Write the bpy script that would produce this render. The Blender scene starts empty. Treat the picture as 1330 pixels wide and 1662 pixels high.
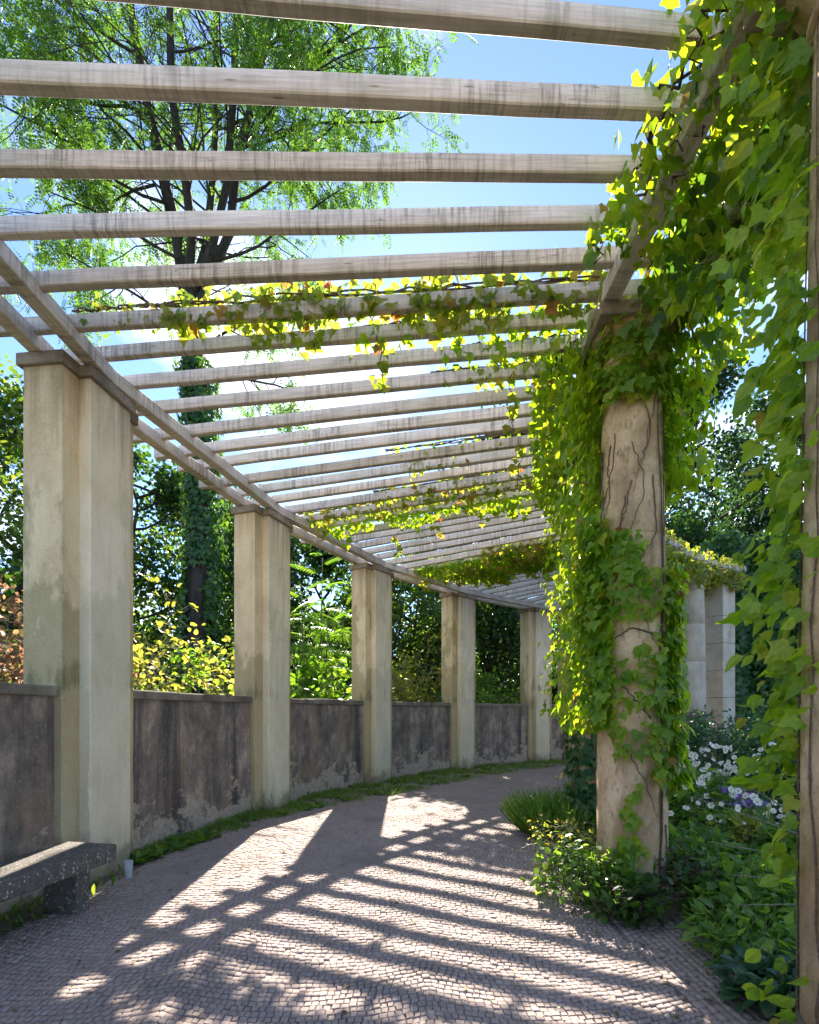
import bpy, math, random
import numpy as np
from math import sin, cos, pi, radians

# ------------------------------------------------------------------ camera, sky, sun, exposure
sc = bpy.context.scene
col = sc.collection
EYE = 1.45
cam_d = bpy.data.cameras.new('camera')
cam = bpy.data.objects.new('camera', cam_d)
col.objects.link(cam)
cam.location = (0, 0, EYE)
cam.rotation_euler = (radians(90), 0, 0)
cam_d.sensor_fit = 'HORIZONTAL'
cam_d.sensor_width = 36.0
cam_d.lens = 872.0 / 1330.0 * 36.0
cam_d.shift_y = (1154.6 - 831.0) / 1330.0
cam_d.clip_start = 0.05
cam_d.clip_end = 1500
sc.camera = cam

SUN_EL, SUN_AZ = radians(36.8), radians(-0.5)      # azimuth from +Y towards +X
sun_vec = np.array([sin(SUN_AZ) * cos(SUN_EL), cos(SUN_AZ) * cos(SUN_EL), sin(SUN_EL)])

world = bpy.data.worlds.new('World')
sc.world = world
world.use_nodes = True
wn, wl = world.node_tree.nodes, world.node_tree.links
wn.clear()
w_out = wn.new('ShaderNodeOutputWorld')
w_bg = wn.new('ShaderNodeBackground')
w_bg.inputs['Strength'].default_value = 0.105
sky = wn.new('ShaderNodeTexSky')
sky.sky_type = 'NISHITA'
sky.sun_disc = False
sky.sun_elevation = SUN_EL
sky.sun_rotation = SUN_AZ
sky.air_density = 0.70
sky.dust_density = 0.055
sky.ozone_density = 3.5
# thin procedural cumulus, the same all round the sky
w_tc = wn.new('ShaderNodeTexCoord')
w_map = wn.new('ShaderNodeMapping')
w_map.inputs['Scale'].default_value = (1.0, 1.0, 2.2)
w_map.inputs['Location'].default_value = (2.74, 1.46, 0.82)
w_no = wn.new('ShaderNodeTexNoise')
w_no.inputs['Scale'].default_value = 1.9
w_no.inputs['Detail'].default_value = 7
w_no.inputs['Roughness'].default_value = 0.55
w_rp = wn.new('ShaderNodeValToRGB')
w_rp.color_ramp.elements[0].position = 0.50
w_rp.color_ramp.elements[0].color = (0, 0, 0, 1)
w_rp.color_ramp.elements[1].position = 0.68
w_rp.color_ramp.elements[1].color = (0.9, 0.9, 0.9, 1)
w_mix = wn.new('ShaderNodeMix')
w_mix.data_type = 'RGBA'
w_mix.inputs[7].default_value = (5.6, 5.7, 5.8, 1)
wl.new(w_tc.outputs['Generated'], w_map.inputs['Vector'])
wl.new(w_map.outputs['Vector'], w_no.inputs['Vector'])
wl.new(w_no.outputs['Fac'], w_rp.inputs['Fac'])
wl.new(w_rp.outputs['Color'], w_mix.inputs[0])
wl.new(sky.outputs['Color'], w_mix.inputs[6])
wl.new(w_mix.outputs[2], w_bg.inputs['Color'])
wl.new(w_bg.outputs['Background'], w_out.inputs['Surface'])

sun_d = bpy.data.lights.new('sun', 'SUN')
sun_d.energy = 5.0
sun_d.angle = radians(0.5)
sun_d.color = (1.0, 0.90, 0.76)
sun = bpy.data.objects.new('sun', sun_d)
col.objects.link(sun)
sun.rotation_euler = (radians(90) - SUN_EL, 0, pi - SUN_AZ)
sun.location = (2, 20, 20)

sc.view_settings.view_transform = 'Standard'
sc.view_settings.look = 'None'
sc.view_settings.gamma = 1.0
sc.view_settings.use_curve_mapping = False
sc.view_settings.exposure = 1.95
sc.cycles.max_bounces = 8
sc.cycles.diffuse_bounces = 4
sc.cycles.transmission_bounces = 6
sc.cycles.caustics_reflective = False
sc.cycles.caustics_refractive = False
sc.cycles.sample_clamp_indirect = 8.0
sc.cycles.use_denoising = True

# ------------------------------------------------------------------ geometry of the place
XC, YC = 11.746, 3.143              # centre of the curved pergola
COL_R = 10.1
def PT(R, phi, z=0.0):
    return np.array([XC - R * cos(phi), YC + R * sin(phi), z])
COL_PHI = [-0.118] + [0.0932 + 0.2203 * i for i in range(5)]
PIER_PHI = [0.1142, 0.3387, 0.5613, 0.7798, 0.9911]
END_PHI = 1.085
RAF0, RAFD = -0.0929, 0.02816
RAF_Z, RAF_H, RAF_W = 4.482, 0.108, 0.068
BEAM_Z0, BEAM_Z1 = 4.36, 4.49
rng = np.random.default_rng(11)
random.seed(5)

# ------------------------------------------------------------------ helpers
def nrm(a):
    a = np.asarray(a, float)
    return a / np.maximum(np.linalg.norm(a, axis=-1, keepdims=True), 1e-9)

def root_loc(o):
    v = np.zeros(3)
    while o is not None:
        v += np.array(o.location)
        o = o.parent
    return v

def tag(o, label=None, cat=None, group=None, kind=None):
    if label: o['label'] = label
    if cat: o['category'] = cat
    if group: o['group'] = group
    if kind: o['kind'] = kind
    return o

def thing(name, loc, label, cat, group=None):
    o = bpy.data.objects.new(name, None)
    o.empty_display_size = 0.2
    o.location = tuple(float(v) for v in loc)
    col.objects.link(o)
    return tag(o, label, cat, group)

def mesh_from(name, V, F):
    V = np.asarray(V, float)
    me = bpy.data.meshes.new(name)
    if isinstance(F, np.ndarray):
        n, k = F.shape
        me.vertices.add(len(V)); me.vertices.foreach_set('co', V.astype(np.float32).ravel())
        me.loops.add(n * k); me.loops.foreach_set('vertex_index', F.astype(np.int32).ravel())
        me.polygons.add(n)
        me.polygons.foreach_set('loop_start', np.arange(0, n * k, k, dtype=np.int32))
        me.update(calc_edges=True)
    else:
        me.from_pydata([tuple(v) for v in V], [], [tuple(f) for f in F])
        me.update()
    return me

def mk(name, V, F, mat, parent=None, smooth=False, kind=None):
    V = np.asarray(V, float)
    if parent is not None: V = V - root_loc(parent)
    me = mesh_from(name, V, F)
    if smooth: me.polygons.foreach_set('use_smooth', np.ones(len(me.polygons), bool))
    if mat is not None: me.materials.append(mat)
    o = bpy.data.objects.new(name, me)
    col.objects.link(o)
    if parent is not None: o.parent = parent
    if kind: o['kind'] = kind
    return o

class MB:
    def __init__(s): s.V, s.F = [], []
    def add(s, V, F):
        b = len(s.V)
        s.V += [tuple(v) for v in V]
        s.F += [tuple(i + b for i in f) for f in F]
        return s
    def hexa(s, c):        # 8 corners: bottom 4 ccw, top 4 ccw
        return s.add(c, [(3, 2, 1, 0), (4, 5, 6, 7), (0, 1, 5, 4), (1, 2, 6, 5), (2, 3, 7, 6), (3, 0, 4, 7)])
    def tube(s, P, R, n=6, cap=True):
        V, F = tube(P, R, n, cap)
        return s.add(V, F)
    def build(s, name, mat, parent=None, smooth=False, kind=None, bevel=0):
        o = mk(name, s.V, s.F, mat, parent, smooth, kind)
        if bevel:
            m = o.modifiers.new('bevel', 'BEVEL'); m.width = bevel; m.segments = 2; m.limit_method = 'ANGLE'
        return o

def tube(P, R, n=6, cap=True):
    P = np.asarray(P, float); m = len(P)
    R = np.broadcast_to(np.asarray(R, float), (m,))
    T = nrm(np.gradient(P, axis=0))
    up = np.array([0, 0, 1.0]) if abs(T[0][2]) < 0.9 else np.array([1.0, 0, 0])
    a = nrm(np.cross(T[0], up)); V = []
    for i in range(m):
        a = a - T[i] * np.dot(a, T[i]); a = nrm(a); b = np.cross(T[i], a)
        for k in range(n):
            t = 2 * pi * k / n
            V.append(P[i] + R[i] * (cos(t) * a + sin(t) * b))
    F = [(i * n + k, i * n + (k + 1) % n, (i + 1) * n + (k + 1) % n, (i + 1) * n + k) for i in range(m - 1) for k in range(n)]
    if cap: F += [tuple(range(n))[::-1], tuple((m - 1) * n + k for k in range(n))]
    return V, F

def tubes_mesh(branches, n=5):
    Vs, Fs, b = [], [], 0
    for P, R in branches:
        V, F = tube(P, R, n, False)
        Vs.append(np.array(V)); Fs.append(np.array(F) + b); b += len(V)
    return np.vstack(Vs), np.vstack(Fs)

def lathe(prof, n, c):
    V = [(c[0] + r * cos(2 * pi * k / n), c[1] + r * sin(2 * pi * k / n), c[2] + z) for r, z in prof for k in range(n)]
    m = len(prof)
    F = [(i * n + k, i * n + (k + 1) % n, (i + 1) * n + (k + 1) % n, (i + 1) * n + k) for i in range(m - 1) for k in range(n)]
    F += [tuple(range(n))[::-1], tuple((m - 1) * n + k for k in range(n))]
    return V, F

def arc_box(R0, R1, p0, p1, z0, z1):     # box with radial sides
    c = [PT(R0, p0, z0), PT(R0, p1, z0), PT(R1, p1, z0), PT(R1, p0, z0), PT(R0, p0, z1), PT(R0, p1, z1), PT(R1, p1, z1), PT(R1, p0, z1)]
    return c
def rad_box(phi, R0, R1, w, z0, z1):     # rectangular box centred on bearing phi, width w along the tangent
    e = np.array([-cos(phi), sin(phi), 0]); t = np.array([sin(phi), cos(phi), 0]); C = np.array([XC, YC, 0])
    q = []
    for z in (z0, z1):
        for R, s in ((R0, -1), (R0, 1), (R1, 1), (R1, -1)):
            q.append(C + e * R + t * s * w / 2 + np.array([0, 0, z]))
    return q

# leaf templates ------------------------------------------------------
def T_(V, F): return np.array(V, float), np.array(F, int)
LEAF_DIAMOND = T_([(0, 0, 0), (-.30, .45, .09), (0, 1, -.04), (.30, .45, .09)], [(0, 2, 1), (0, 3, 2)])
LEAF_ROUND = T_([(0, 0, 0), (-.36, .28, .08), (-.3, .72, .05), (0, 1, -.06), (.3, .72, .05), (.36, .28, .08)], [(0, 3, 2), (0, 2, 1), (0, 4, 3), (0, 5, 4)])
def lobed(hi):
    h = [(.16, -.10), (.40, -.04), (.47, .16), (.60, .42), (.36, .46), (.24, .60), (.13, .84)] if hi else [(.40, -.02), (.58, .42), (.26, .52)]
    pts = [(0, 0)] + h + [(0, 1)] + [(-x, y) for x, y in h[::-1]]
    def zz(x, y): return .16 * abs(x) - .20 * y * y
    if hi:
        V = [(0, .38, zz(0, .38) - .03)] + [(x, y, zz(x, y)) for x, y in pts]
        n = len(pts)
        F = [(0, 1 + i, 1 + (i + 1) % n) for i in range(n)]
    else:
        V = [(x, y, zz(x, y)) for x, y in pts]
        n = len(pts)
        F = [(0, i, i + 1) for i in range(1, n - 1)]
    V = np.array(V, float); F = np.array(F)[:, ::-1]
    return V, F
def stalked(t, ln=.55):
    V, F = t; b = len(V)
    V = np.vstack([V, [(-.012, 0, .0), (.012, 0, 0), (.010, -ln, .16), (-.010, -ln, .16)]])
    return V, np.vstack([F, [(b, b + 1, b + 2), (b, b + 2, b + 3)]])
LEAF_IVY_HI, LEAF_IVY = lobed(True), lobed(False)
LEAF_IVY_HI = stalked(LEAF_IVY_HI)
def ovate(droop=.25, w=.3):
    ys = [0, .18, .42, .72, 1.0]; ws = [0, .75, 1.0, .68, 0]
    V = []; F = []
    for y, k in zip(ys, ws):
        for s in (-1, 0, 1):
            V.append((s * k * w, y, .12 * abs(s) * k - droop * y * y))
    for i in range(4):
        for s in (0, 1):
            a = i * 3 + s
            if i == 0: F.append((1, a + 4, a + 3) if True else None)
            elif i == 3: F.append((a, a + 1, 13))
            else: F += [(a, a + 1, a + 4), (a, a + 4, a + 3)]
    return np.array(V, float), np.array(F)
LEAF_OVATE = ovate()
def palmate(n=5, spread=1.9, size=.75):
    V, F = [], []
    for k in range(n):
        a = (k / (n - 1) - .5) * spread * 1.25
        s = size * (1 - .28 * abs(a) / 1.2)
        for q in LEAF_ROUND[0]:
            x, y, z = q * s
            V.append((x * cos(a) + y * sin(a), y * cos(a) - x * sin(a) + .12, z - .22 * y * y))
        F += [tuple(i + 6 * k for i in f) for f in LEAF_ROUND[1]]
    return np.array(V, float), np.array(F)
LEAF_PALMATE = palmate()
def pinnate(npair, w, ln, droop=.45, tooth=None):
    V, F = [], []
    def leaflet(p, d, L):
        b = len(V); d = nrm(d); sd = nrm(np.cross(d, (0, 0, 1)))
        for u, v, h in ((0, 0, 0), (-w, .45, .02), (0, 1, -.10), (w, .45, .02)):
            V.append(np.array(p) + d * v * L + sd * u * L + np.array([0, 0, h * L]))
        F.extend([(b, b + 2, b + 1), (b, b + 3, b + 2)])
    for i in range(npair):
        t = .18 + .78 * i / max(npair - 1, 1)
        p = (0, t, -droop * t * t)
        L = ln * (1 - .45 * abs(t - .5) * 1.4)
        for s in (-1, 1): leaflet(p, (s * 1.0, .42, -.28), L)
    leaflet((0, 1, -droop), (0, 1, -.7), ln * .8)
    b = len(V)                                  # the rachis
    for t in (0, .5, 1): V += [np.array([-.006, t, -droop * t * t]), np.array([.006, t, -droop * t * t])]
    F += [(b, b + 1, b + 3), (b, b + 3, b + 2), (b + 2, b + 3, b + 5), (b + 2, b + 5, b + 4)]
    return np.array(V, float), np.array(F)
PIN_LOCUST = pinnate(5, .32, .27, .15)
PIN_SUMAC = pinnate(12, .14, .28, .5)

def cloud_geo(tmpl, pos, tip, nor, size):
    V, F = tmpl
    pos = np.asarray(pos, float); m = len(pos)
    size = np.broadcast_to(np.asarray(size, float), (m,))[:, None, None]
    y = nrm(tip); z = np.asarray(nor, float); z = nrm(z - (z * y).sum(1, keepdims=True) * y); x = np.cross(y, z)
    W = pos[:, None] + size * (V[None, :, 0:1] * x[:, None] + V[None, :, 1:2] * y[:, None] + V[None, :, 2:3] * z[:, None])
    FF = (F[None] + (np.arange(m) * len(V))[:, None, None]).reshape(-1, 3)
    return W.reshape(-1, 3), FF
def cloud(name, tmpl, pos, tip, nor, size, mat, parent=None, kind='stuff'):
    V, F = cloud_geo(tmpl, pos, tip, nor, size)
    return mk(name, V, F, mat, parent, kind=kind)

def rnd3(n): return nrm(rng.normal(size=(n, 3)))

def leaf_objects(name, tmpls, pos, tip, nor, size, mat, parent):      # each leaf an object, mesh data shared
    mes = []
    for k, t in enumerate(tmpls):
        me = mesh_from(name, t[0], [tuple(f) for f in t[1]]); me.materials.append(mat); mes.append(me)
    y = nrm(tip); z = nrm(nor - (nor * y).sum(1, keepdims=True) * y); x = np.cross(y, z)
    base = root_loc(parent)
    from mathutils import Matrix
    for i in range(len(pos)):
        o = bpy.data.objects.new(name, mes[i % len(mes)])
        s = float(size[i]); p = pos[i] - base
        o.matrix_local = Matrix(((x[i][0] * s, y[i][0] * s, z[i][0] * s, p[0]), (x[i][1] * s, y[i][1] * s, z[i][1] * s, p[1]), (x[i][2] * s, y[i][2] * s, z[i][2] * s, p[2]), (0, 0, 0, 1)))
        col.objects.link(o); o.parent = parent

# ------------------------------------------------------------------ materials
def new_mat(name):
    m = bpy.data.materials.new(name); m.use_nodes = True
    nt = m.node_tree; nt.nodes.clear()
    out = nt.nodes.new('ShaderNodeOutputMaterial'); bs = nt.nodes.new('ShaderNodeBsdfPrincipled')
    nt.links.new(bs.outputs[0], out.inputs[0])
    return m, nt, bs, out
def N(nt, typ, **kw):
    n = nt.nodes.new(typ)
    for k, v in kw.items():
        if k in n.inputs: n.inputs[k].default_value = v
        else: setattr(n, k, v)
    return n
def ramp(nt, fac, stops):
    r = nt.nodes.new('ShaderNodeValToRGB'); e = r.color_ramp.elements
    while len(e) < len(stops): e.new(0.5)
    for q, (p, c) in zip(e, stops):
        q.position = p; q.color = (*c, 1) if len(c) == 3 else c
    nt.links.new(fac, r.inputs[0]); return r.outputs[0]
def mixc(nt, fac, a, b, mode='MIX'):
    m = nt.nodes.new('ShaderNodeMix'); m.data_type = 'RGBA'; m.blend_type = mode
    for s, i in ((fac, 0), (a, 6), (b, 7)):
        if hasattr(s, 'is_linked'): nt.links.new(s, m.inputs[i])
        else: m.inputs[i].default_value = s if i == 0 else (*s, 1)
    return m.outputs[2]
def noise(nt, vec, scale, detail=5, rough=.55, dist=0):
    n = N(nt, 'ShaderNodeTexNoise', Scale=scale, Detail=detail, Roughness=rough, Distortion=dist)
    nt.links.new(vec, n.inputs['Vector']); return n.outputs['Fac']
def mapping(nt, vec, scale=(1, 1, 1), loc=None):
    m = N(nt, 'ShaderNodeMapping'); m.inputs['Scale'].default_value = scale
    nt.links.new(vec, m.inputs['Vector'])
    if loc is not None: nt.links.new(loc, m.inputs['Location'])
    return m.outputs[0]
def math_(nt, op, a, b=None, c=None):
    m = nt.nodes.new('ShaderNodeMath'); m.operation = op
    for i, s in enumerate((a, b, c)):
        if s is None: continue
        if hasattr(s, 'is_linked'): nt.links.new(s, m.inputs[i])
        else: m.inputs[i].default_value = s
    return m.outputs[0]
def bump(nt, bs, h, strength=.3, dist=.01):
    b = N(nt, 'ShaderNodeBump', Strength=strength, Distance=dist)
    nt.links.new(h, b.inputs['Height']); nt.links.new(b.outputs[0], bs.inputs['Normal'])
def wpos(nt): return nt.nodes.new('ShaderNodeNewGeometry').outputs['Position']
def rand_vec(nt):      # an offset per object so that alike pieces differ
    oi = nt.nodes.new('ShaderNodeObjectInfo'); c = nt.nodes.new('ShaderNodeCombineXYZ')
    a = math_(nt, 'MULTIPLY', oi.outputs['Random'], 37.0); b = math_(nt, 'MULTIPLY', oi.outputs['Random'], 91.0)
    nt.links.new(a, c.inputs[0]); nt.links.new(b, c.inputs[1]); return c.outputs[0], oi.outputs['Random']

def leaf_mat(name, stops, trans, tstops=None, rough=.45, tfac=.5, spec=.4, patch=0.0, veins=False):
    m, nt, bs, out = new_mat(name)
    g = nt.nodes.new('ShaderNodeNewGeometry'); oi = nt.nodes.new('ShaderNodeObjectInfo')
    r = math_(nt, 'FRACT', math_(nt, 'ADD', g.outputs['Random Per Island'], oi.outputs['Random']))
    c = ramp(nt, r, stops)
    t = ramp(nt, r, tstops) if tstops else None
    fz = noise(nt, g.outputs['Position'], 55, 3, .6)
    c = mixc(nt, 1.0, c, ramp(nt, fz, [(.3, (.74, .78, .7)), (.7, (1.22, 1.16, 1.1))]), 'MULTIPLY')
    if t is not None: t = mixc(nt, 1.0, t, ramp(nt, fz, [(.3, (.72, .8, .6)), (.7, (1.12, 1.08, 1.1))]), 'MULTIPLY')
    if patch:
        nz = noise(nt, g.outputs['Position'], patch, 2)
        k = ramp(nt, nz, [(.35, (.6, .6, .6)), (.65, (1.25, 1.25, 1.25))])
        c = mixc(nt, 1.0, c, k, 'MULTIPLY')
    if veins:
        tc = nt.nodes.new('ShaderNodeTexCoord'); sp = nt.nodes.new('ShaderNodeSeparateXYZ'); nt.links.new(tc.outputs['Generated'], sp.inputs[0])
        ax = math_(nt, 'ABSOLUTE', math_(nt, 'SUBTRACT', sp.outputs[0], .5))
        q = math_(nt, 'FRACT', math_(nt, 'MULTIPLY', math_(nt, 'SUBTRACT', sp.outputs[1], math_(nt, 'MULTIPLY', ax, .75)), 7.0))
        side = ramp(nt, math_(nt, 'ABSOLUTE', math_(nt, 'SUBTRACT', q, .5)), [(.0, (1, 1, 1)), (.07, (0, 0, 0))])
        mid = ramp(nt, ax, [(.012, (1, 1, 1)), (.03, (0, 0, 0))])
        vm = math_(nt, 'MAXIMUM', math_(nt, 'MULTIPLY', side, .55), mid)
        c = mixc(nt, math_(nt, 'MULTIPLY', vm, .55), c, (.22, .32, .07))
        if t is not None: t = mixc(nt, math_(nt, 'MULTIPLY', vm, .6), t, (.25, .42, .03))
        ed = math_(nt, 'ADD', math_(nt, 'MULTIPLY', ax, 1.0), math_(nt, 'MULTIPLY', noise(nt, g.outputs['Position'], 30, 4), .5))
        br_ = math_(nt, 'MULTIPLY', ramp(nt, ed, [(.66, (0, 0, 0)), (.72, (1, 1, 1))]), ramp(nt, oi.outputs['Random'], [(.5, (0, 0, 0)), (.8, (1, 1, 1))]))
        c = mixc(nt, math_(nt, 'MULTIPLY', br_, .8), c, (.16, .09, .03))
        if t is not None: t = mixc(nt, math_(nt, 'MULTIPLY', br_, .8), t, (.35, .2, .05))
        bump(nt, bs, math_(nt, 'SUBTRACT', noise(nt, g.outputs['Position'], 70, 2), vm), .35, .004)
    nt.links.new(c, bs.inputs['Base Color'])
    bs.inputs['Roughness'].default_value = rough
    bs.inputs['Specular IOR Level'].default_value = spec
    tr = nt.nodes.new('ShaderNodeBsdfTranslucent')
    if t is not None: nt.links.new(t, tr.inputs[0])
    else:
        tc = mixc(nt, 1.0, c, trans, 'MULTIPLY'); nt.links.new(tc, tr.inputs[0])
    mx = nt.nodes.new('ShaderNodeMixShader'); mx.inputs[0].default_value = tfac
    nt.links.new(bs.outputs[0], mx.inputs[1]); nt.links.new(tr.outputs[0], mx.inputs[2]); nt.links.new(mx.outputs[0], out.inputs[0])
    return m

def m_plaster(name, c0, c1, c2, alg, algc, moss):
    m, nt, bs, out = new_mat(name)
    p = wpos(nt)
    sep = nt.nodes.new('ShaderNodeSeparateXYZ'); nt.links.new(p, sep.inputs[0])
    z = sep.outputs[2]
    a = noise(nt, mapping(nt, p, (1, 1, .6)), 2.4, 7, .65)
    c = ramp(nt, a, [(.3, c0), (.5, c1), (.72, c2)])
    st = noise(nt, mapping(nt, p, (6, 6, .5)), 1.6, 6, .65)
    c = mixc(nt, math_(nt, 'MULTIPLY', ramp(nt, st, [(.52, (0, 0, 0)), (.74, (1, 1, 1))]), .35), c, (.40, .33, .22))
    # olive algae, heavier low down, in patches with an edge of their own
    zf = math_(nt, 'MULTIPLY_ADD', z, -.15, .60)
    al = math_(nt, 'ADD', noise(nt, mapping(nt, p, (1, 1, .5)), 2.0, 5, .6), zf)
    c = mixc(nt, math_(nt, 'MULTIPLY', ramp(nt, al, [(.70, (0, 0, 0)), (.75, (1, 1, 1))]), alg), c, algc)
    gp = math_(nt, 'ADD', noise(nt, mapping(nt, p, (1.5, 1.5, .4)), 1.5, 3), math_(nt, 'MULTIPLY', z, -.05))
    c = mixc(nt, math_(nt, 'MULTIPLY', ramp(nt, gp, [(.50, (0, 0, 0)), (.6, (1, 1, 1))]), .35), c, (.40, .42, .33))
    dz = math_(nt, 'MULTIPLY_ADD', z, .42, -1.42)
    dr = math_(nt, 'ADD', noise(nt, mapping(nt, p, (11, 11, .5)), 1.3, 5, .6), dz)
    c = mixc(nt, math_(nt, 'MULTIPLY', ramp(nt, dr, [(.66, (0, 0, 0)), (.98, (1, 1, 1))]), .6), c, (.20, .165, .115))
    gz = math_(nt, 'ADD', noise(nt, mapping(nt, p, (3, 3, 2)), 2.0, 6, .65), math_(nt, 'MULTIPLY_ADD', z, -1.1, .42))
    c = mixc(nt, math_(nt, 'MULTIPLY', ramp(nt, gz, [(.60, (0, 0, 0)), (.82, (1, 1, 1))]), .7), c, (.15, .14, .08))
    bz = math_(nt, 'ADD', noise(nt, mapping(nt, p, (3, 3, 1)), 2.3, 6, .65), math_(nt, 'MULTIPLY', math_(nt, 'ABSOLUTE', math_(nt, 'SUBTRACT', z, 1.70)), -.9))
    c = mixc(nt, math_(nt, 'MULTIPLY', ramp(nt, bz, [(.42, (0, 0, 0)), (.58, (1, 1, 1))]), moss), c, (.10, .11, .05))
    cv = N(nt, 'ShaderNodeTexVoronoi', Scale=1.3); cv.feature = 'DISTANCE_TO_EDGE'
    wv = nt.nodes.new('ShaderNodeVectorMath'); wv.operation = 'ADD'; nv = N(nt, 'ShaderNodeTexNoise', Scale=3.5, Detail=6); nt.links.new(p, nv.inputs['Vector'])
    nt.links.new(p, wv.inputs[0]); nt.links.new(nv.outputs['Color'], wv.inputs[1]); nt.links.new(wv.outputs[0], cv.inputs['Vector'])
    cm = math_(nt, 'MULTIPLY', ramp(nt, cv.outputs['Distance'], [(0, (1, 1, 1)), (.008, (0, 0, 0))]), ramp(nt, noise(nt, p, .9, 2), [(.48, (0, 0, 0)), (.58, (1, 1, 1))]))
    c = mixc(nt, math_(nt, 'MULTIPLY', cm, .6), c, (.16, .13, .09))
    fine = noise(nt, p, 60, 3)
    c = mixc(nt, .35, c, ramp(nt, fine, [(.3, (.35, .3, .22)), (.7, (.65, .6, .5))]), 'OVERLAY')
    nt.links.new(c, bs.inputs['Base Color']); bs.inputs['Roughness'].default_value = .9
    bump(nt, bs, math_(nt, 'ADD', math_(nt, 'MULTIPLY', fine, .45), math_(nt, 'MULTIPLY', noise(nt, p, 9, 6, .7), 1.3)), .7, .014)
    return m
def m_wall():
    m, nt, bs, out = new_mat('wall_plaster')
    p = wpos(nt); sep = nt.nodes.new('ShaderNodeSeparateXYZ'); nt.links.new(p, sep.inputs[0]); z = sep.outputs[2]
    a = noise(nt, mapping(nt, p, (1, 1, .8)), 2.6, 12, .74)
    c = ramp(nt, a, [(.34, (.085, .07, .06)), (.50, (.21, .17, .135)), (.66, (.46, .38, .29))])
    st = noise(nt, mapping(nt, p, (3.2, 3.2, .45)), 1.5, 12, .74)
    c = mixc(nt, math_(nt, 'MULTIPLY', ramp(nt, st, [(.46, (0, 0, 0)), (.62, (1, 1, 1))]), .72), c, (.06, .055, .055))
    br = noise(nt, mapping(nt, p, (2, 2, .7)), 1.1, 6, .65)
    c = mixc(nt, math_(nt, 'MULTIPLY', ramp(nt, br, [(.52, (0, 0, 0)), (.66, (1, 1, 1))]), .6), c, (.26, .18, .115))
    ws = noise(nt, mapping(nt, p, (1.7, 1.7, .10)), 1.4, 9, .66)
    c = mixc(nt, math_(nt, 'MULTIPLY', ramp(nt, ws, [(.53, (0, 0, 0)), (.62, (1, 1, 1))]), .78), c, (.035, .034, .037))
    # flaked plaster low on the wall
    zl = math_(nt, 'MULTIPLY_ADD', z, -.36, .19)
    fl = math_(nt, 'ADD', noise(nt, mapping(nt, p, (1, 1, 1.6)), 3.2, 8, .68), zl)
    fm = ramp(nt, fl, [(.565, (0, 0, 0)), (.60, (1, 1, 1))])
    fine = noise(nt, p, 24, 6, .7)
    c = mixc(nt, math_(nt, 'MULTIPLY', fm, .85), c, ramp(nt, fine, [(.3, (.27, .20, .145)), (.7, (.55, .48, .39))]))
    sp = noise(nt, p, 38, 5, .7)
    c = mixc(nt, math_(nt, 'MULTIPLY', ramp(nt, sp, [(.58, (0, 0, 0)), (.68, (1, 1, 1))]), .55), c, (.40, .36, .32))
    cr = N(nt, 'ShaderNodeTexVoronoi', Scale=2.3); cr.feature = 'DISTANCE_TO_EDGE'
    wob = nt.nodes.new('ShaderNodeVectorMath'); wob.operation = 'ADD'
    nzv = N(nt, 'ShaderNodeTexNoise', Scale=5.0, Detail=4); nt.links.new(p, nzv.inputs['Vector'])
    nt.links.new(p, wob.inputs[0]); nt.links.new(nzv.outputs['Color'], wob.inputs[1]); nt.links.new(wob.outputs[0], cr.inputs['Vector'])
    ck = ramp(nt, cr.outputs['Distance'], [(.0, (1, 1, 1)), (.012, (0, 0, 0))])
    c = mixc(nt, math_(nt, 'MULTIPLY', ck, math_(nt, 'MULTIPLY', a, .5)), c, (.38, .35, .32))
    nt.links.new(c, bs.inputs['Base Color']); bs.inputs['Roughness'].default_value = .88
    bump(nt, bs, math_(nt, 'SUBTRACT', math_(nt, 'ADD', fine, math_(nt, 'MULTIPLY', a, 1.2)), math_(nt, 'MULTIPLY', fm, .6)), .55, .015)
    return m
def m_stone(name, c0, c1, c2, scale=5, spots=(.10, .08, .06), amt=.5):
    m, nt, bs, out = new_mat(name)
    p = wpos(nt)
    a = noise(nt, p, scale, 7, .62); f = noise(nt, p, 70, 4, .7)
    c = ramp(nt, a, [(.3, c0), (.5, c1), (.7, c2)])
    s = noise(nt, mapping(nt, p, (1, 1, .5)), 16, 6, .7)
    c = mixc(nt, math_(nt, 'MULTIPLY', ramp(nt, s, [(.54, (0, 0, 0)), (.68, (1, 1, 1))]), amt), c, spots)
    g = noise(nt, mapping(nt, p, (1, 1, .4)), 2.5, 4)
    c = mixc(nt, math_(nt, 'MULTIPLY', ramp(nt, g, [(.5, (0, 0, 0)), (.66, (1, 1, 1))]), amt), c, tuple(v * .62 for v in c0))
    c = mixc(nt, .4, c, ramp(nt, f, [(.3, (.3, .3, .3)), (.7, (.7, .7, .7))]), 'OVERLAY')
    nt.links.new(c, bs.inputs['Base Color']); bs.inputs['Roughness'].default_value = .9
    bump(nt, bs, math_(nt, 'ADD', s, math_(nt, 'MULTIPLY', f, .6)), .6, .012)
    return m
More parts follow.
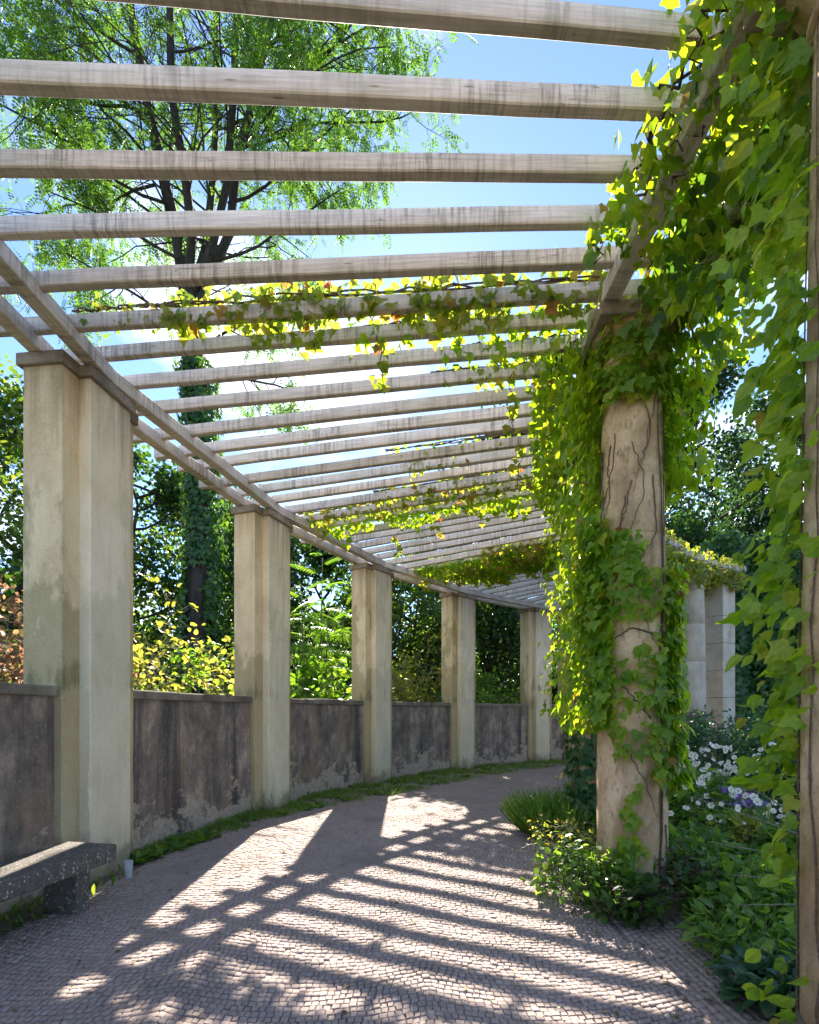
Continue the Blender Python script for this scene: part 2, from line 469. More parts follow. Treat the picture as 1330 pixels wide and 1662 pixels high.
def m_wood():
    m, nt, bs, out = new_mat('weathered_painted_wood')
    tc = nt.nodes.new('ShaderNodeTexCoord'); off, rd = rand_vec(nt)
    p = mapping(nt, tc.outputs['Object'], (1, 1, 1), off)
    grain = noise(nt, mapping(nt, p, (.8, 18, 18)), 4, 5, .6)
    c = ramp(nt, grain, [(.3, (.47, .425, .37)), (.55, (.65, .60, .54)), (.75, (.75, .71, .655))])
    drip = noise(nt, mapping(nt, p, (26, 2, 2.0)), 1.3, 5, .65)
    patch = noise(nt, mapping(nt, p, (1.1, 1, 1)), 1.6, 4, .6)
    dm = math_(nt, 'MULTIPLY', ramp(nt, drip, [(.46, (0, 0, 0)), (.60, (1, 1, 1))]), ramp(nt, patch, [(.40, (.1, .1, .1)), (.6, (1, 1, 1))]))
    c = mixc(nt, math_(nt, 'MULTIPLY', dm, .72), c, (.17, .15, .125))
    gm = noise(nt, mapping(nt, p, (2, 3, 3)), 1.2, 4)
    c = mixc(nt, math_(nt, 'MULTIPLY', ramp(nt, gm, [(.5, (0, 0, 0)), (.66, (1, 1, 1))]), .4), c, (.27, .265, .17))
    v = N(nt, 'ShaderNodeTexVoronoi', Scale=2.2); nt.links.new(mapping(nt, p, (1, 6, 6)), v.inputs['Vector'])
    c = mixc(nt, math_(nt, 'MULTIPLY', ramp(nt, v.outputs['Distance'], [(.03, (1, 1, 1)), (.09, (0, 0, 0))]), .7), c, (.13, .10, .075))
    ck = noise(nt, mapping(nt, p, (.55, 9, 14)), 2.6, 2, .4)
    ckm = ramp(nt, math_(nt, 'ABSOLUTE', math_(nt, 'SUBTRACT', ck, .5)), [(.0, (1, 1, 1)), (.010, (0, 0, 0))])
    ckm = math_(nt, 'MULTIPLY', ckm, ramp(nt, patch, [(.5, (0, 0, 0)), (.6, (1, 1, 1))]))
    c = mixc(nt, math_(nt, 'MULTIPLY', ckm, .8), c, (.09, .075, .06))
    tone = math_(nt, 'MULTIPLY_ADD', rd, .30, .82)
    hs = N(nt, 'ShaderNodeHueSaturation'); nt.links.new(c, hs.inputs['Color']); nt.links.new(tone, hs.inputs['Value'])
    nt.links.new(hs.outputs[0], bs.inputs['Base Color']); bs.inputs['Roughness'].default_value = .75
    bump(nt, bs, math_(nt, 'ADD', grain, math_(nt, 'MULTIPLY', drip, .4)), .4, .006)
    return m
def m_cobble():
    m, nt, bs, out = new_mat('cobble_stone')
    g = nt.nodes.new('ShaderNodeNewGeometry'); oi = nt.nodes.new('ShaderNodeObjectInfo'); p = g.outputs['Position']
    r = math_(nt, 'FRACT', math_(nt, 'ADD', g.outputs['Random Per Island'], oi.outputs['Random']))
    c = ramp(nt, r, [(0, (.29, .222, .20)), (.35, (.335, .26, .235)), (.7, (.365, .288, .262)), (1, (.31, .248, .232))])
    f = noise(nt, p, 90, 5, .7)
    c = mixc(nt, .45, c, ramp(nt, f, [(.3, (.25, .25, .25)), (.7, (.75, .75, .75))]), 'OVERLAY')
    d = noise(nt, p, 1.3, 5, .6)
    c = mixc(nt, math_(nt, 'MULTIPLY', ramp(nt, d, [(.48, (0, 0, 0)), (.66, (1, 1, 1))]), .55), c, (.19, .16, .145))
    nt.links.new(c, bs.inputs['Base Color']); bs.inputs['Roughness'].default_value = .8
    bump(nt, bs, f, .5, .004)
    return m
def m_pathfar():
    m, nt, bs, out = new_mat('path_cobbles_far')
    p = wpos(nt)
    v = N(nt, 'ShaderNodeTexVoronoi', Scale=17.0); v.feature = 'F1'; nt.links.new(mapping(nt, p, (1, 1, 0)), v.inputs['Vector'])
    e = N(nt, 'ShaderNodeTexVoronoi', Scale=17.0); e.feature = 'DISTANCE_TO_EDGE'; nt.links.new(mapping(nt, p, (1, 1, 0)), e.inputs['Vector'])
    c = ramp(nt, v.outputs['Color'], [(.1, (.29, .222, .20)), (.5, (.33, .256, .23)), (.9, (.365, .288, .262))])
    c = mixc(nt, ramp(nt, e.outputs['Distance'], [(.02, (1, 1, 1)), (.10, (0, 0, 0))]), c, (.20, .16, .135))
    d = noise(nt, p, 1.3, 6, .6)
    c = mixc(nt, math_(nt, 'MULTIPLY', ramp(nt, d, [(.45, (0, 0, 0)), (.66, (1, 1, 1))]), .6), c, (.19, .16, .14))
    nt.links.new(c, bs.inputs['Base Color']); bs.inputs['Roughness'].default_value = .85
    bump(nt, bs, e.outputs['Distance'], .5, .02)
    return m
def m_soil(name, a, b, c3):
    m, nt, bs, out = new_mat(name)
    p = wpos(nt); n1 = noise(nt, p, 3, 7, .65); n2 = noise(nt, p, 45, 5, .7)
    c = ramp(nt, n1, [(.3, a), (.5, b), (.7, c3)])
    c = mixc(nt, .7, c, ramp(nt, n2, [(.3, (.2, .2, .2)), (.7, (.8, .8, .8))]), 'OVERLAY')
    nt.links.new(c, bs.inputs['Base Color']); bs.inputs['Roughness'].default_value = .95
    bump(nt, bs, n2, .8, .02)
    return m
def m_bench():
    m, nt, bs, out = new_mat('exposed_aggregate')
    p = wpos(nt)
    v = N(nt, 'ShaderNodeTexVoronoi', Scale=50.0, Randomness=1.0); nt.links.new(mapping(nt, p, (1, 1.5, .9)), v.inputs['Vector'])
    sepc = nt.nodes.new('ShaderNodeSeparateColor'); nt.links.new(v.outputs['Color'], sepc.inputs[0])
    chip = math_(nt, 'MULTIPLY', ramp(nt, v.outputs['Distance'], [(.34, (1, 1, 1)), (.42, (0, 0, 0))]), ramp(nt, sepc.outputs[0], [(.66, (0, 0, 0)), (.72, (1, 1, 1))]))
    b = noise(nt, p, 30, 5, .7)
    c = ramp(nt, b, [(.3, (.05, .045, .04)), (.7, (.14, .125, .11))])
    c = mixc(nt, chip, c, ramp(nt, sepc.outputs[1], [(0, (.30, .26, .22)), (1, (.46, .43, .39))]))
    nt.links.new(c, bs.inputs['Base Color']); bs.inputs['Roughness'].default_value = .8
    bump(nt, bs, math_(nt, 'ADD', b, chip), .6, .006)
    return m
def m_bark(name, a, b, sc_=(6, 6, 1.2)):
    m, nt, bs, out = new_mat(name)
    p = wpos(nt); n1 = noise(nt, mapping(nt, p, sc_), 3, 6, .65)
    c = ramp(nt, n1, [(.35, a), (.65, b)])
    nt.links.new(c, bs.inputs['Base Color']); bs.inputs['Roughness'].default_value = .9
    bump(nt, bs, n1, .8, .03)
    return m
def m_plain(name, c, rough=.6, var=.25, scale=30):
    m, nt, bs, out = new_mat(name)
    n1 = noise(nt, wpos(nt), scale, 3)
    cc = ramp(nt, n1, [(.3, tuple(v * (1 - var) for v in c)), (.7, tuple(min(1, v * (1 + var)) for v in c))])
    nt.links.new(cc, bs.inputs['Base Color']); bs.inputs['Roughness'].default_value = rough
    return m

M = {}
M['pier'] = m_plaster('pier_plaster', (.52, .41, .26), (.68, .565, .385), (.78, .68, .50), .66, (.28, .25, .13), .65)
M['pilaster'] = m_plaster('pilaster_plaster', (.64, .55, .42), (.77, .69, .55), (.84, .77, .65), .38, (.42, .43, .31), .15)
M['wall'] = m_wall()
M['coping'] = m_stone('coping_stone', (.10, .085, .065), (.19, .165, .13), (.28, .25, .20), 4, (.06, .055, .045))
M['capital'] = m_stone('capital_stone', (.17, .135, .10), (.28, .235, .185), (.38, .325, .26), 6, (.09, .075, .06))
M['column'] = m_stone('column_sandstone', (.36, .235, .12), (.54, .385, .225), (.66, .51, .34), 3.5, (.17, .11, .065), .8)
M['column_pale'] = m_stone('column_pale_sandstone', (.42, .34, .26), (.55, .47, .37), (.62, .55, .45), 2.5, (.2, .16, .13), .3)
M['column_dark'] = m_stone('column_dark_drum', (.10, .08, .07), (.17, .14, .12), (.25, .2, .17), 4, (.05, .045, .04), .5)
M['plinth'] = m_stone('plinth_stone', (.09, .08, .055), (.16, .145, .10), (.25, .22, .17), 6, (.06, .065, .035))
M['wood'] = m_wood()
M['cobble'] = m_cobble()
M['path_far'] = m_pathfar()
M['joint'] = m_soil('joint_sand', (.13, .102, .09), (.19, .15, .132), (.24, .195, .172))
M['soil'] = m_soil('bed_soil', (.02, .016, .011), (.035, .028, .019), (.06, .047, .032))
M['ground'] = m_soil('ground_litter', (.05, .055, .022), (.09, .09, .04), (.13, .115, .06))
M['kerb'] = m_stone('kerb_stone', (.13, .12, .11), (.2, .185, .17), (.3, .28, .26), 6)
M['bench'] = m_bench()
M['bark'] = m_bark('locust_bark', (.014, .012, .010), (.06, .048, .04))
M['bark_grey'] = m_bark('pale_bark', (.06, .06, .055), (.19, .175, .16))
M['stem'] = m_bark('vine_stem', (.045, .03, .02), (.15, .105, .07), (20, 20, 20))
M['tendril'] = m_bark('dry_tendril', (.10, .065, .045), (.24, .17, .12), (20, 20, 20))
M['twig'] = m_bark('pale_twig', (.16, .14, .09), (.34, .31, .22), (20, 20, 20))
M['stalk'] = m_plain('green_stalk', (.07, .12, .03))
M['white_petal'] = leaf_mat('white_petal', [(0, (.78, .78, .76)), (1, (.88, .86, .86))], (1, 1, 1), rough=.5, tfac=.3)
M['purple_petal'] = leaf_mat('purple_petal', [(0, (.16, .05, .42)), (1, (.30, .12, .62))], (1.2, 1.1, 1.3), rough=.5, tfac=.3)
M['yellow_centre'] = m_plain('yellow_centre', (.62, .42, .05))
M['yellow_petal'] = leaf_mat('yellow_petal', [(0, (.65, .42, .03)), (1, (.8, .55, .08))], (1, 1, 1), tfac=.3)
Y2 = (2.6, 2.6, 1.3)
L = {}
L['creeper'] = leaf_mat('creeper_leaf', [(0, (.07, .16, .018)), (.45, (.12, .235, .022)), (.85, (.18, .29, .03)), (.985, (.24, .27, .03)), (1, (.22, .09, .03))], None,
    [(0, (.38, .66, .015)), (.45, (.56, .80, .02)), (.85, (.74, .86, .03)), (.985, (.8, .76, .05)), (1, (.6, .3, .05))], rough=.38, tfac=.52)
L['creeper_near'] = leaf_mat('creeper_leaf_near', [(0, (.07, .16, .018)), (.45, (.12, .235, .022)), (.85, (.18, .29, .03)), (.985, (.24, .27, .03)), (1, (.22, .09, .03))], None,
    [(0, (.38, .66, .015)), (.45, (.56, .80, .02)), (.85, (.74, .86, .03)), (.985, (.8, .76, .05)), (1, (.6, .3, .05))], rough=.38, tfac=.5, veins=True)
L['creeper_yellow'] = leaf_mat('creeper_leaf_yellowing', [(0, (.07, .13, .02)), (.6, (.13, .19, .03)), (.9, (.20, .19, .03)), (.96, (.25, .16, .03)), (1, (.26, .06, .025))], None,
    [(0, (.38, .56, .03)), (.6, (.62, .70, .06)), (.9, (.74, .64, .08)), (.96, (.76, .45, .08)), (1, (.65, .15, .06))], rough=.4, tfac=.5)
L['creeper_dark'] = leaf_mat('creeper_leaf_dark', [(0, (.02, .06, .014)), (.6, (.035, .09, .02)), (1, (.06, .13, .028))], None,
    [(0, (.09, .24, .015)), (.6, (.16, .34, .02)), (1, (.28, .45, .03))], rough=.36, tfac=.42)
L['locust'] = leaf_mat('locust_leaf', [(0, (.04, .09, .022)), (.6, (.065, .14, .03)), (1, (.11, .19, .035))], None,
    [(0, (.14, .34, .02)), (.6, (.18, .40, .03)), (1, (.36, .55, .05))], tfac=.45)
L['ivy'] = leaf_mat('ivy_leaf', [(0, (.018, .07, .022)), (.6, (.032, .10, .028)), (1, (.06, .14, .03))], None,
    [(0, (.10, .30, .02)), (.6, (.2, .42, .03)), (1, (.36, .56, .04))], rough=.35, tfac=.38)
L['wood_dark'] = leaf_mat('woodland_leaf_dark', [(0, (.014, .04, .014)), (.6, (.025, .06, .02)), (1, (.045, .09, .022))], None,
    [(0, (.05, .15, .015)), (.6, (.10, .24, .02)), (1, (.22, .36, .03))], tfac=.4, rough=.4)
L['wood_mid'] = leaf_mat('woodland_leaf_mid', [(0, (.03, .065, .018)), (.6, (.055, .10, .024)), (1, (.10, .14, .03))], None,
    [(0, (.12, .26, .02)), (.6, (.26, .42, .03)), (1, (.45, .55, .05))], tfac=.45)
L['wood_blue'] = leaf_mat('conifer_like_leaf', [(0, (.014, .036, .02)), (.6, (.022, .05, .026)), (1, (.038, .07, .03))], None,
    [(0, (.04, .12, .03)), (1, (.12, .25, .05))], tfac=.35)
L['lime'] = leaf_mat('lime_leaf', [(0, (.07, .17, .02)), (.6, (.10, .22, .025)), (1, (.14, .24, .03))], None,
    [(0, (.26, .56, .02)), (.6, (.36, .66, .03)), (1, (.50, .70, .05))], tfac=.5)
L['yellow'] = leaf_mat('yellow_green_leaf', [(0, (.10, .15, .03)), (.5, (.19, .20, .035)), (1, (.30, .26, .05))], None,
    [(0, (.45, .55, .05)), (.5, (.72, .68, .08)), (1, (.82, .70, .12))], tfac=.5)
L['red'] = leaf_mat('reddish_leaf', [(0, (.12, .07, .03)), (.5, (.20, .08, .05)), (.85, (.28, .15, .07)), (1, (.14, .16, .04))], None,
    [(0, (.4, .22, .1)), (.5, (.6, .28, .18)), (1, (.6, .5, .15))], tfac=.45)
L['bed'] = leaf_mat('bed_leaf', [(0, (.07, .16, .035)), (.6, (.125, .25, .045)), (1, (.20, .31, .06))], None,
    [(0, (.22, .48, .03)), (.6, (.36, .60, .04)), (1, (.56, .70, .06))], tfac=.42)
L['bed_blue'] = leaf_mat('blue_green_leaf', [(0, (.03, .09, .05)), (.6, (.05, .13, .07)), (1, (.08, .16, .08))], None,
    [(0, (.06, .2, .05)), (1, (.14, .32, .07))], tfac=.35, rough=.42)
L['grass'] = leaf_mat('grass_blade', [(0, (.07, .16, .03)), (.6, (.12, .23, .04)), (1, (.19, .27, .06))], None,
    [(0, (.2, .42, .03)), (1, (.45, .6, .06))], tfac=.4)
L['dry'] = leaf_mat('fallen_leaf', [(0, (.10, .065, .03)), (.5, (.20, .14, .06)), (.8, (.34, .27, .14)), (1, (.6, .57, .5))], (1.2, 1.1, .8), tfac=.25, rough=.8)

# ------------------------------------------------------------------ the setting: ground, bed, path
def ring_sheet(name, R0, R1, p0, p1, z, mats, nseg=60, nr=6, split=None, wob=0.0):
    V, F, mi = [], [], []
    for i in range(nseg + 1):
        ph = p0 + (p1 - p0) * i / nseg
        for j in range(nr + 1):
            q = PT(R0 + (R1 - R0) * j / nr, ph, z)
            if wob and 0 < j < nr: q[2] += rng.normal() * wob
            V.append(q)
    for i in range(nseg):
        for j in range(nr):
            a = i * (nr + 1) + j
            F.append((a, a + nr + 1, a + nr + 2, a + 1))
            pm = p0 + (p1 - p0) * (i + .5) / nseg
            mi.append(0 if split is None or pm < -.13 else (2 if pm > split else 1))
    o = mk(name, V, [f[::-1] for f in F], mats[0])
    for m in mats[1:]: o.data.materials.append(m)
    o.data.polygons.foreach_set('material_index', mi)
    return o

g = mk('ground', [(-400, -400, -.03), (400, -400, -.03), (400, 600, -.03), (-400, 600, -.03)], [(0, 1, 2, 3)], M['ground'])
tag(g, kind='structure')
COB_END = 0.40
path = tag(ring_sheet('path', 9.93, 14.7, -1.5, 1.35, 0.0, [M['path_far'], M['joint'], M['path_far']], 96, 5, COB_END), kind='structure')  # unseen stretch behind the camera added to bounce sunlight onto the shaded piers
bed = tag(ring_sheet('garden_bed', 1.5, 9.78, -.45, 1.6, 0.03, [M['soil']], 90, 30, wob=.03), kind='structure')

# cobbles: segmental arcs between the wall and a border of courses along the columns
def arc_off(r):
    u = ((r - 10.36) / 1.3) % 1.0
    return .13 * (1 - (2 * u - 1) ** 2)
stones = []                                   # (4 corner points, height)
pitch = .0036
row = 0
ph = -.10
while ph < COB_END + .03:
    r = 10.37 + (.5 if row % 2 else 0) * .037 + rng.uniform(-.01, .01)
    while r < 14.35:
        w = rng.uniform(.030, .045)
        g_ = .0016
        cs = []
        for (dr, dp) in ((g_, .07), (w - g_, .07), (w - g_, .93), (g_, .93)):
            rr = r + dr + rng.normal() * .0016
            pp = ph + pitch * dp - arc_off(rr) / rr + rng.normal() * .0002
            cs.append(PT(rr, pp))
        stones.append((cs, .008 + rng.normal() * .002 + .003 * sin(ph * 60 + r * 4)))
        r += w
    ph += pitch; row += 1
for k in range(9):
    r0 = 9.955 + k * .0450
    ph = -.12 + rng.uniform(0, .006)
    while ph < COB_END:
        dp = rng.uniform(.0042, .0066)
        cs = [PT(r0 + a * .0450 + rng.normal() * .0015, ph + b * dp) for a, b in ((.06, .05), (.94, .05), (.94, .95), (.06, .95))]
        stones.append((cs, .010 + rng.normal() * .003))
        ph += dp
def stone_geo(cs, h):
    c = sum(cs) / 4
    V = [q + np.array([0, 0, -.004]) for q in cs]
    V += [c + (q - c) * .97 + np.array([0, 0, h * .6]) for q in cs]
    tl = rng.normal(size=2) * .03
    V += [c + (q - c) * .86 + np.array([0, 0, h + float(np.dot((q - c)[:2], tl))]) for q in cs]
    F = [(8, 9, 10, 11)]
    for b in (0, 4):
        for i in range(4):
            j = (i + 1) % 4
            F.append((b + i, b + j, b + 4 + j, b + 4 + i))
    return V, F
def in_view(c):
    return c[1] > 2.3 and abs(c[0] / c[1]) < 665 / 872 and 1.45 / c[1] < (1662 - 1154.6) / 872
cen = np.array([sum(s[0]) / 4 for s in stones])
vis = [i for i in range(len(stones)) if in_view(cen[i])]
vis.sort(key=lambda i: cen[i][1] ** 2 + cen[i][0] ** 2)
single = set(vis[:300])
Vs, Fs, b = [], [], 0
for i, (cs, h) in enumerate(stones):
    if cen[i][1] < 1.6: continue
    V, F = stone_geo(cs, h)
    if i in single:
        c = cen[i]
        o = mk('cobble', np.array(V) - c, F, M['cobble'])
        o.location = tuple(c); o.parent = path
    else:
        Vs.append(np.array(V)); Fs.append(np.array(F) + b); b += 12
mk('cobbles', np.vstack(Vs), np.vstack(Fs)[:, ::-1] if False else np.vstack(Fs), M['cobble'], path, kind='stuff')

# flat edging slabs between path and bed
kerb = thing('stone_edging', PT(9.86, .09), 'row of flat weathered edging slabs between paving and flower bed', 'edging')
ph = -.12
while ph < 1.0:
    L_ = rng.uniform(.035, .05)
    m = MB(); z1 = .045 + rng.normal() * .008
    m.hexa(arc_box(9.76 + rng.normal() * .012, 9.95, ph + .001, ph + L_ - .001, -.02, z1))
    m.build('slab', M['kerb'], kerb, bevel=.012)
    ph += L_

# ------------------------------------------------------------------ piers
def prism(name, poly, z0, z1, mat, parent, bevel=0):
    n = len(poly)
    V = [(x, y, z0) for x, y in poly] + [(x, y, z1) for x, y in poly]
    F = [tuple(range(n))[::-1], tuple(range(n, 2 * n))] + [(i, (i + 1) % n, n + (i + 1) % n, n + i) for i in range(n)]
    m = MB(); m.add(V, F)
    return m.build(name, mat, parent, bevel=bevel)
def chipped(name, poly, z0, z1, mat, parent, nz=70, ch=.005, chip=.028, rate=.07):
    P = np.array(poly, float); n = len(P); V, F = [], []
    d = np.array([1 if rng.uniform() < .5 else 1 for _ in range(n)])
    state = np.full(n, ch)
    for k in range(nz + 1):
        z = z0 + (z1 - z0) * k / nz
        for i in range(n):
            if rng.uniform() < rate: state[i] = ch + chip * rng.uniform(.1, 1) ** 2.2
            else: state[i] = ch + (state[i] - ch) * .45 + abs(rng.normal()) * .0012
            a = P[i - 1] - P[i]; b = P[(i + 1) % n] - P[i]
            a, b = a / np.linalg.norm(a), b / np.linalg.norm(b)
            c_ = state[i]
            V.append((*(P[i] + a * c_), z)); V.append((*(P[i] + b * c_), z))
    m = 2 * n
    for k in range(nz):
        for i in range(m): F.append((k * m + i, k * m + (i + 1) % m, (k + 1) * m + (i + 1) % m, (k + 1) * m + i))
    F += [tuple(range(m))[::-1], tuple(nz * m + i for i in range(m))]
    mb = MB(); mb.add(V, F); return mb.build(name, mat, parent)
def tpoly(phi, pts):
    e = np.array([-cos(phi), sin(phi)]); t = np.array([sin(phi), cos(phi)]); C = np.array([XC, YC])
    return [tuple(C + e * R + t * s) for R, s in pts]
def fix(o):      # consistent outward normals
    import bmesh
    bm = bmesh.new(); bm.from_mesh(o.data); bmesh.ops.recalc_face_normals(bm, faces=bm.faces); bm.to_mesh(o.data); bm.free()
    return o
pier_labels = ['tall square plaster pier nearest the bench, olive stained on its left face',
               'plaster pier with the leafy twig across it, second from the bench',
               'plaster pier right of the bright green sumac, third from the bench',
               'plaster pier fourth from the bench, behind the sunlit patch of path',
               'grey plaster pier fifth from the bench, at the far bend']
for i, ph in enumerate(PIER_PHI):
    t = thing('pier', PT(14.7, ph), pier_labels[i], 'pier', 'plaster piers along the outer wall')
    fix(chipped('shaft', tpoly(ph, [(14.6, -.465), (14.6, .465), (14.95, .465), (14.95, -.465)]), 0, 4.262, M['pier'], t))
    fix(chipped('pilaster', tpoly(ph, [(14.5, -.27), (14.5, .27), (14.64, .27), (14.64, -.27)]), 0, 4.258, M['pilaster'], t))
    o = .035
    fix(prism('capital', tpoly(ph, [(14.6 - o, -.465 - o), (14.6 - o, -.27 - o), (14.5 - o, -.27 - o), (14.5 - o, .27 + o), (14.6 - o, .27 + o), (14.6 - o, .465 + o), (14.95 + o, .465 + o), (14.95 + o, -.465 - o)]), 4.26, 4.362, M['capital'], t, .012))
t = thing('pier', PT(14.7, END_PHI), 'shaded end pier of the outer row just past the far bend', 'pier', 'plaster piers along the outer wall')
fix(prism('shaft', tpoly(END_PHI, [(14.45, -.33), (14.45, .33), (14.95, .33), (14.95, -.33)]), 0, 4.262, M['pier'], t, .008))
fix(prism('capital', tpoly(END_PHI, [(14.41, -.37), (14.41, .37), (14.99, .37), (14.99, -.37)]), 4.26, 4.362, M['capital'], t, .012))
fix(prism('base_step', tpoly(END_PHI, [(14.36, -.42), (14.36, .42), (15.03, .42), (15.03, -.42)]), 0, .22, M['coping'], t, .012))

# low walls between the piers
bounds = [-.30] + PIER_PHI + [END_PHI]
wall_labels = ['dark stained low wall behind the concrete bench, left of the first pier',
               'brown low wall with flaking plaster between the first and second piers',
               'dark streaked low wall below the bright green sumac',
               'brown low wall with a wide black streak below the lit shrub',
               'nearly black low wall between the fourth and fifth piers',
               'shaded stub of low wall past the fifth pier']
for i in range(6):
    a = bounds[i] + (.0318 if i else 0); b_ = bounds[i + 1] - (.0318 if i < 5 else .0225)
    t = thing('parapet_wall', PT(14.8, (a + b_) / 2), wall_labels[i], 'wall', 'low walls between the piers')
    nc = max(1, int(round((b_ - a) * 14.7 / .78)))
    segs = [('wall_panel', 14.675, 14.90, 0, 1.572, M['wall'], 0, a, b_, 10)]
    for k in range(nc):
        u0, u1 = a + (b_ - a) * k / nc, a + (b_ - a) * (k + 1) / nc
        segs.append(('coping_stone', 14.635 + rng.normal() * .004, 14.945, 1.57 + 0, 1.66 + rng.normal() * .005, M['coping'], .014, u0 + .0002, u1 - .0002, 3))
    for nm, R0, R1, z0, z1, mt, bv, u0, u1, n in segs:
        V, F = [], []
        for k in range(n + 1):
            p_ = u0 + (u1 - u0) * k / n
            V += [PT(R0, p_, z0), PT(R1, p_, z0), PT(R1, p_, z1), PT(R0, p_, z1)]
        for k in range(n):
            for s_ in range(4): F.append((k * 4 + s_, k * 4 + (s_ + 1) % 4, k * 4 + 4 + (s_ + 1) % 4, k * 4 + 4 + s_))
        F += [(0, 1, 2, 3), (n * 4 + 3, n * 4 + 2, n * 4 + 1, n * 4)]
        mb = MB(); mb.add(V, F); fix(mb.build(nm, mt, t, bevel=bv))

# ------------------------------------------------------------------ columns
col_labels = ['mottled stone column at the right edge of the picture, hung with big creeper leaves',
              'large vine-wrapped sandstone column standing at the edge of the paving',
              'ivy-footed column half hidden left behind the large vine-wrapped column',
              'column hidden in creeper behind the large vine-wrapped column, third along the bed',
              'column hidden behind the large vine-wrapped column, fourth along the bed',
              'pale sandstone column with dark lower drums beside the square end pillar']
def square(c, h, ang):
    return [(c[0] + h * 1.4142 * cos(ang + pi / 4 + k * pi / 2), c[1] + h * 1.4142 * sin(ang + pi / 4 + k * pi / 2)) for k in range(4)]
for i, ph in enumerate(COL_PHI):
    c = PT(COL_R, ph) if i else np.array([1.727, 1.95, 0])
    t = thing('column', c, col_labels[i], 'column', 'stone columns along the flower bed')
    ang = -ph
    fix(prism('plinth', square(c, .335, ang), -.02, .15, M['plinth'], t, .02))
    V, F = lathe([(.285, .14), (.30, .165), (.30, .205), (.275, .235), (.262, .25), (.262, .285)], 32, c)
    fix(mk('base', V, F, M['plinth'], t, True))
    zs = [.283, .9, 1.6, 2.74, 3.4, 3.8, 4.03] if i != 5 else [.283, .72, 1.05, 1.44, 2.5, 3.3, 4.03]
    def rad(z): return .252 - .045 * max(0, (z - .8) / 3.3) ** 1.5
    if i != 5: zs = [.283, 1.6, 2.74, 4.03]
    for k in range(len(zs) - 1):
        z0, z1 = zs[k], zs[k + 1]; g_ = .002
        prof = [(rad(z0) - .003, z0), (rad(z0), z0 + g_)] + [(rad(z0 + (z1 - z0) * q), z0 + (z1 - z0) * q) for q in (.25, .5, .75)] + [(rad(z1), z1 - g_), (rad(z1) - .003, z1)]
        V, F = lathe(prof, 36, c)
        mt = M['column']
        if i == 5: mt = M['column_dark'] if k in (1, 2) else M['column_pale']
        o = fix(mk('drum', V, F, mt, t, True))
    V, F = lathe([(.205, 4.03), (.228, 4.035), (.232, 4.055), (.21, 4.07), (.208, 4.13), (.235, 4.17), (.285, 4.225), (.30, 4.262)], 36, c)
    fix(mk('capital', V, F, M['column_pale'] if i == 5 else M['column'], t, True))
    fix(prism('abacus', square(c, .315, ang), 4.26, 4.362, M['capital'], t, .012))
ph = 1.075
t = thing('end_pillar', PT(COL_R, ph), 'pale square stone pillar ending the inner row, right of the pale column', 'pillar')
zs = [0, .55, 1.15, 1.75, 2.35, 2.95, 3.55, 4.26]
for k in range(7):
    m = MB(); m.hexa(rad_box(ph, 9.88, 10.32, .45, zs[k] + .003, zs[k + 1] - .003)); fix(m.build('block', M['column_pale'], t, bevel=.008))
fix(prism('capital', tpoly(ph, [(9.83, -.27), (9.83, .27), (10.37, .27), (10.37, -.27)]), 4.258, 4.362, M['capital'], t, .012))

# ------------------------------------------------------------------ timber roof
roof = thing('pergola_roof', (XC, YC, 0), 'weathered pale timber pergola roof of curved beams and radial rafters', 'pergola')
def timber_mesh(name, x0, x1, w, h, nseg=10, ch=.006, wob=.0012, seed=0):
    r_ = np.random.default_rng(seed); V, F = [], []
    prof = [(-w / 2 + ch, 0), (w / 2 - ch, 0), (w / 2, ch), (w / 2, h - ch), (w / 2 - ch, h), (-w / 2 + ch, h), (-w / 2, h - ch), (-w / 2, ch)]
    oy, oz = 0, 0
    for k in range(nseg + 1):
        x = x0 + (x1 - x0) * k / nseg
        oy += r_.normal() * wob; oz += r_.normal() * wob * .8
        for y, z in prof: V.append((x, y + oy * (0 < k < nseg), z + oz * (0 < k < nseg)))
    for k in range(nseg):
        for s in range(8): F.append((k * 8 + s, k * 8 + (s + 1) % 8, k * 8 + 8 + (s + 1) % 8, k * 8 + 8 + s))
    F += [tuple(range(8)), tuple(nseg * 8 + s for s in range(8))[::-1]]
    me = mesh_from(name, V, [f[::-1] for f in F]); me.materials.append(M['wood']); return me
raf_me = [timber_mesh('rafter', 9.62, 15.12, RAF_W, RAF_H, 14, .007, .0021, seed=s) for s in range(7)]
RAF = {}
for k in range(-3, 43):
    ph = RAF0 + RAFD * k + rng.normal() * .0006
    o = bpy.data.objects.new('rafter', raf_me[int(rng.integers(7))])
    z = RAF_Z + rng.normal() * .004
    o.location = (0, 0, z); o.rotation_euler = (rng.normal() * .012, rng.normal() * .0012, pi - ph)
    o.scale = (1, rng.uniform(.92, 1.1), rng.uniform(.94, 1.07))
    col.objects.link(o); o.parent = roof; RAF[k] = ph
def beam(p0, p1, seed):
    d = p1 - p0; L_ = float(np.hypot(d[0], d[1]))
    me = timber_mesh('beam', 0, L_, .118, BEAM_Z1 - BEAM_Z0, 6, .006, .0015, seed)
    o = bpy.data.objects.new('beam', me); q = p0 - np.array([XC, YC, 0])
    o.location = (q[0], q[1], BEAM_Z0 + .001); o.rotation_euler = (0, 0, math.atan2(d[1], d[0]))
    col.objects.link(o); o.parent = roof
ob = [-.335, -.11] + PIER_PHI + [1.112]
ib = [-.335] + COL_PHI + [1.11]
s = 50
for R, bs_ in ((14.52, ob), (14.875, ob), (10.365, ib), (9.865, ib)):
    for k in range(len(bs_) - 1):
        beam(PT(R, bs_[k] + .0002), PT(R, bs_[k + 1] - .0002), s); s += 1

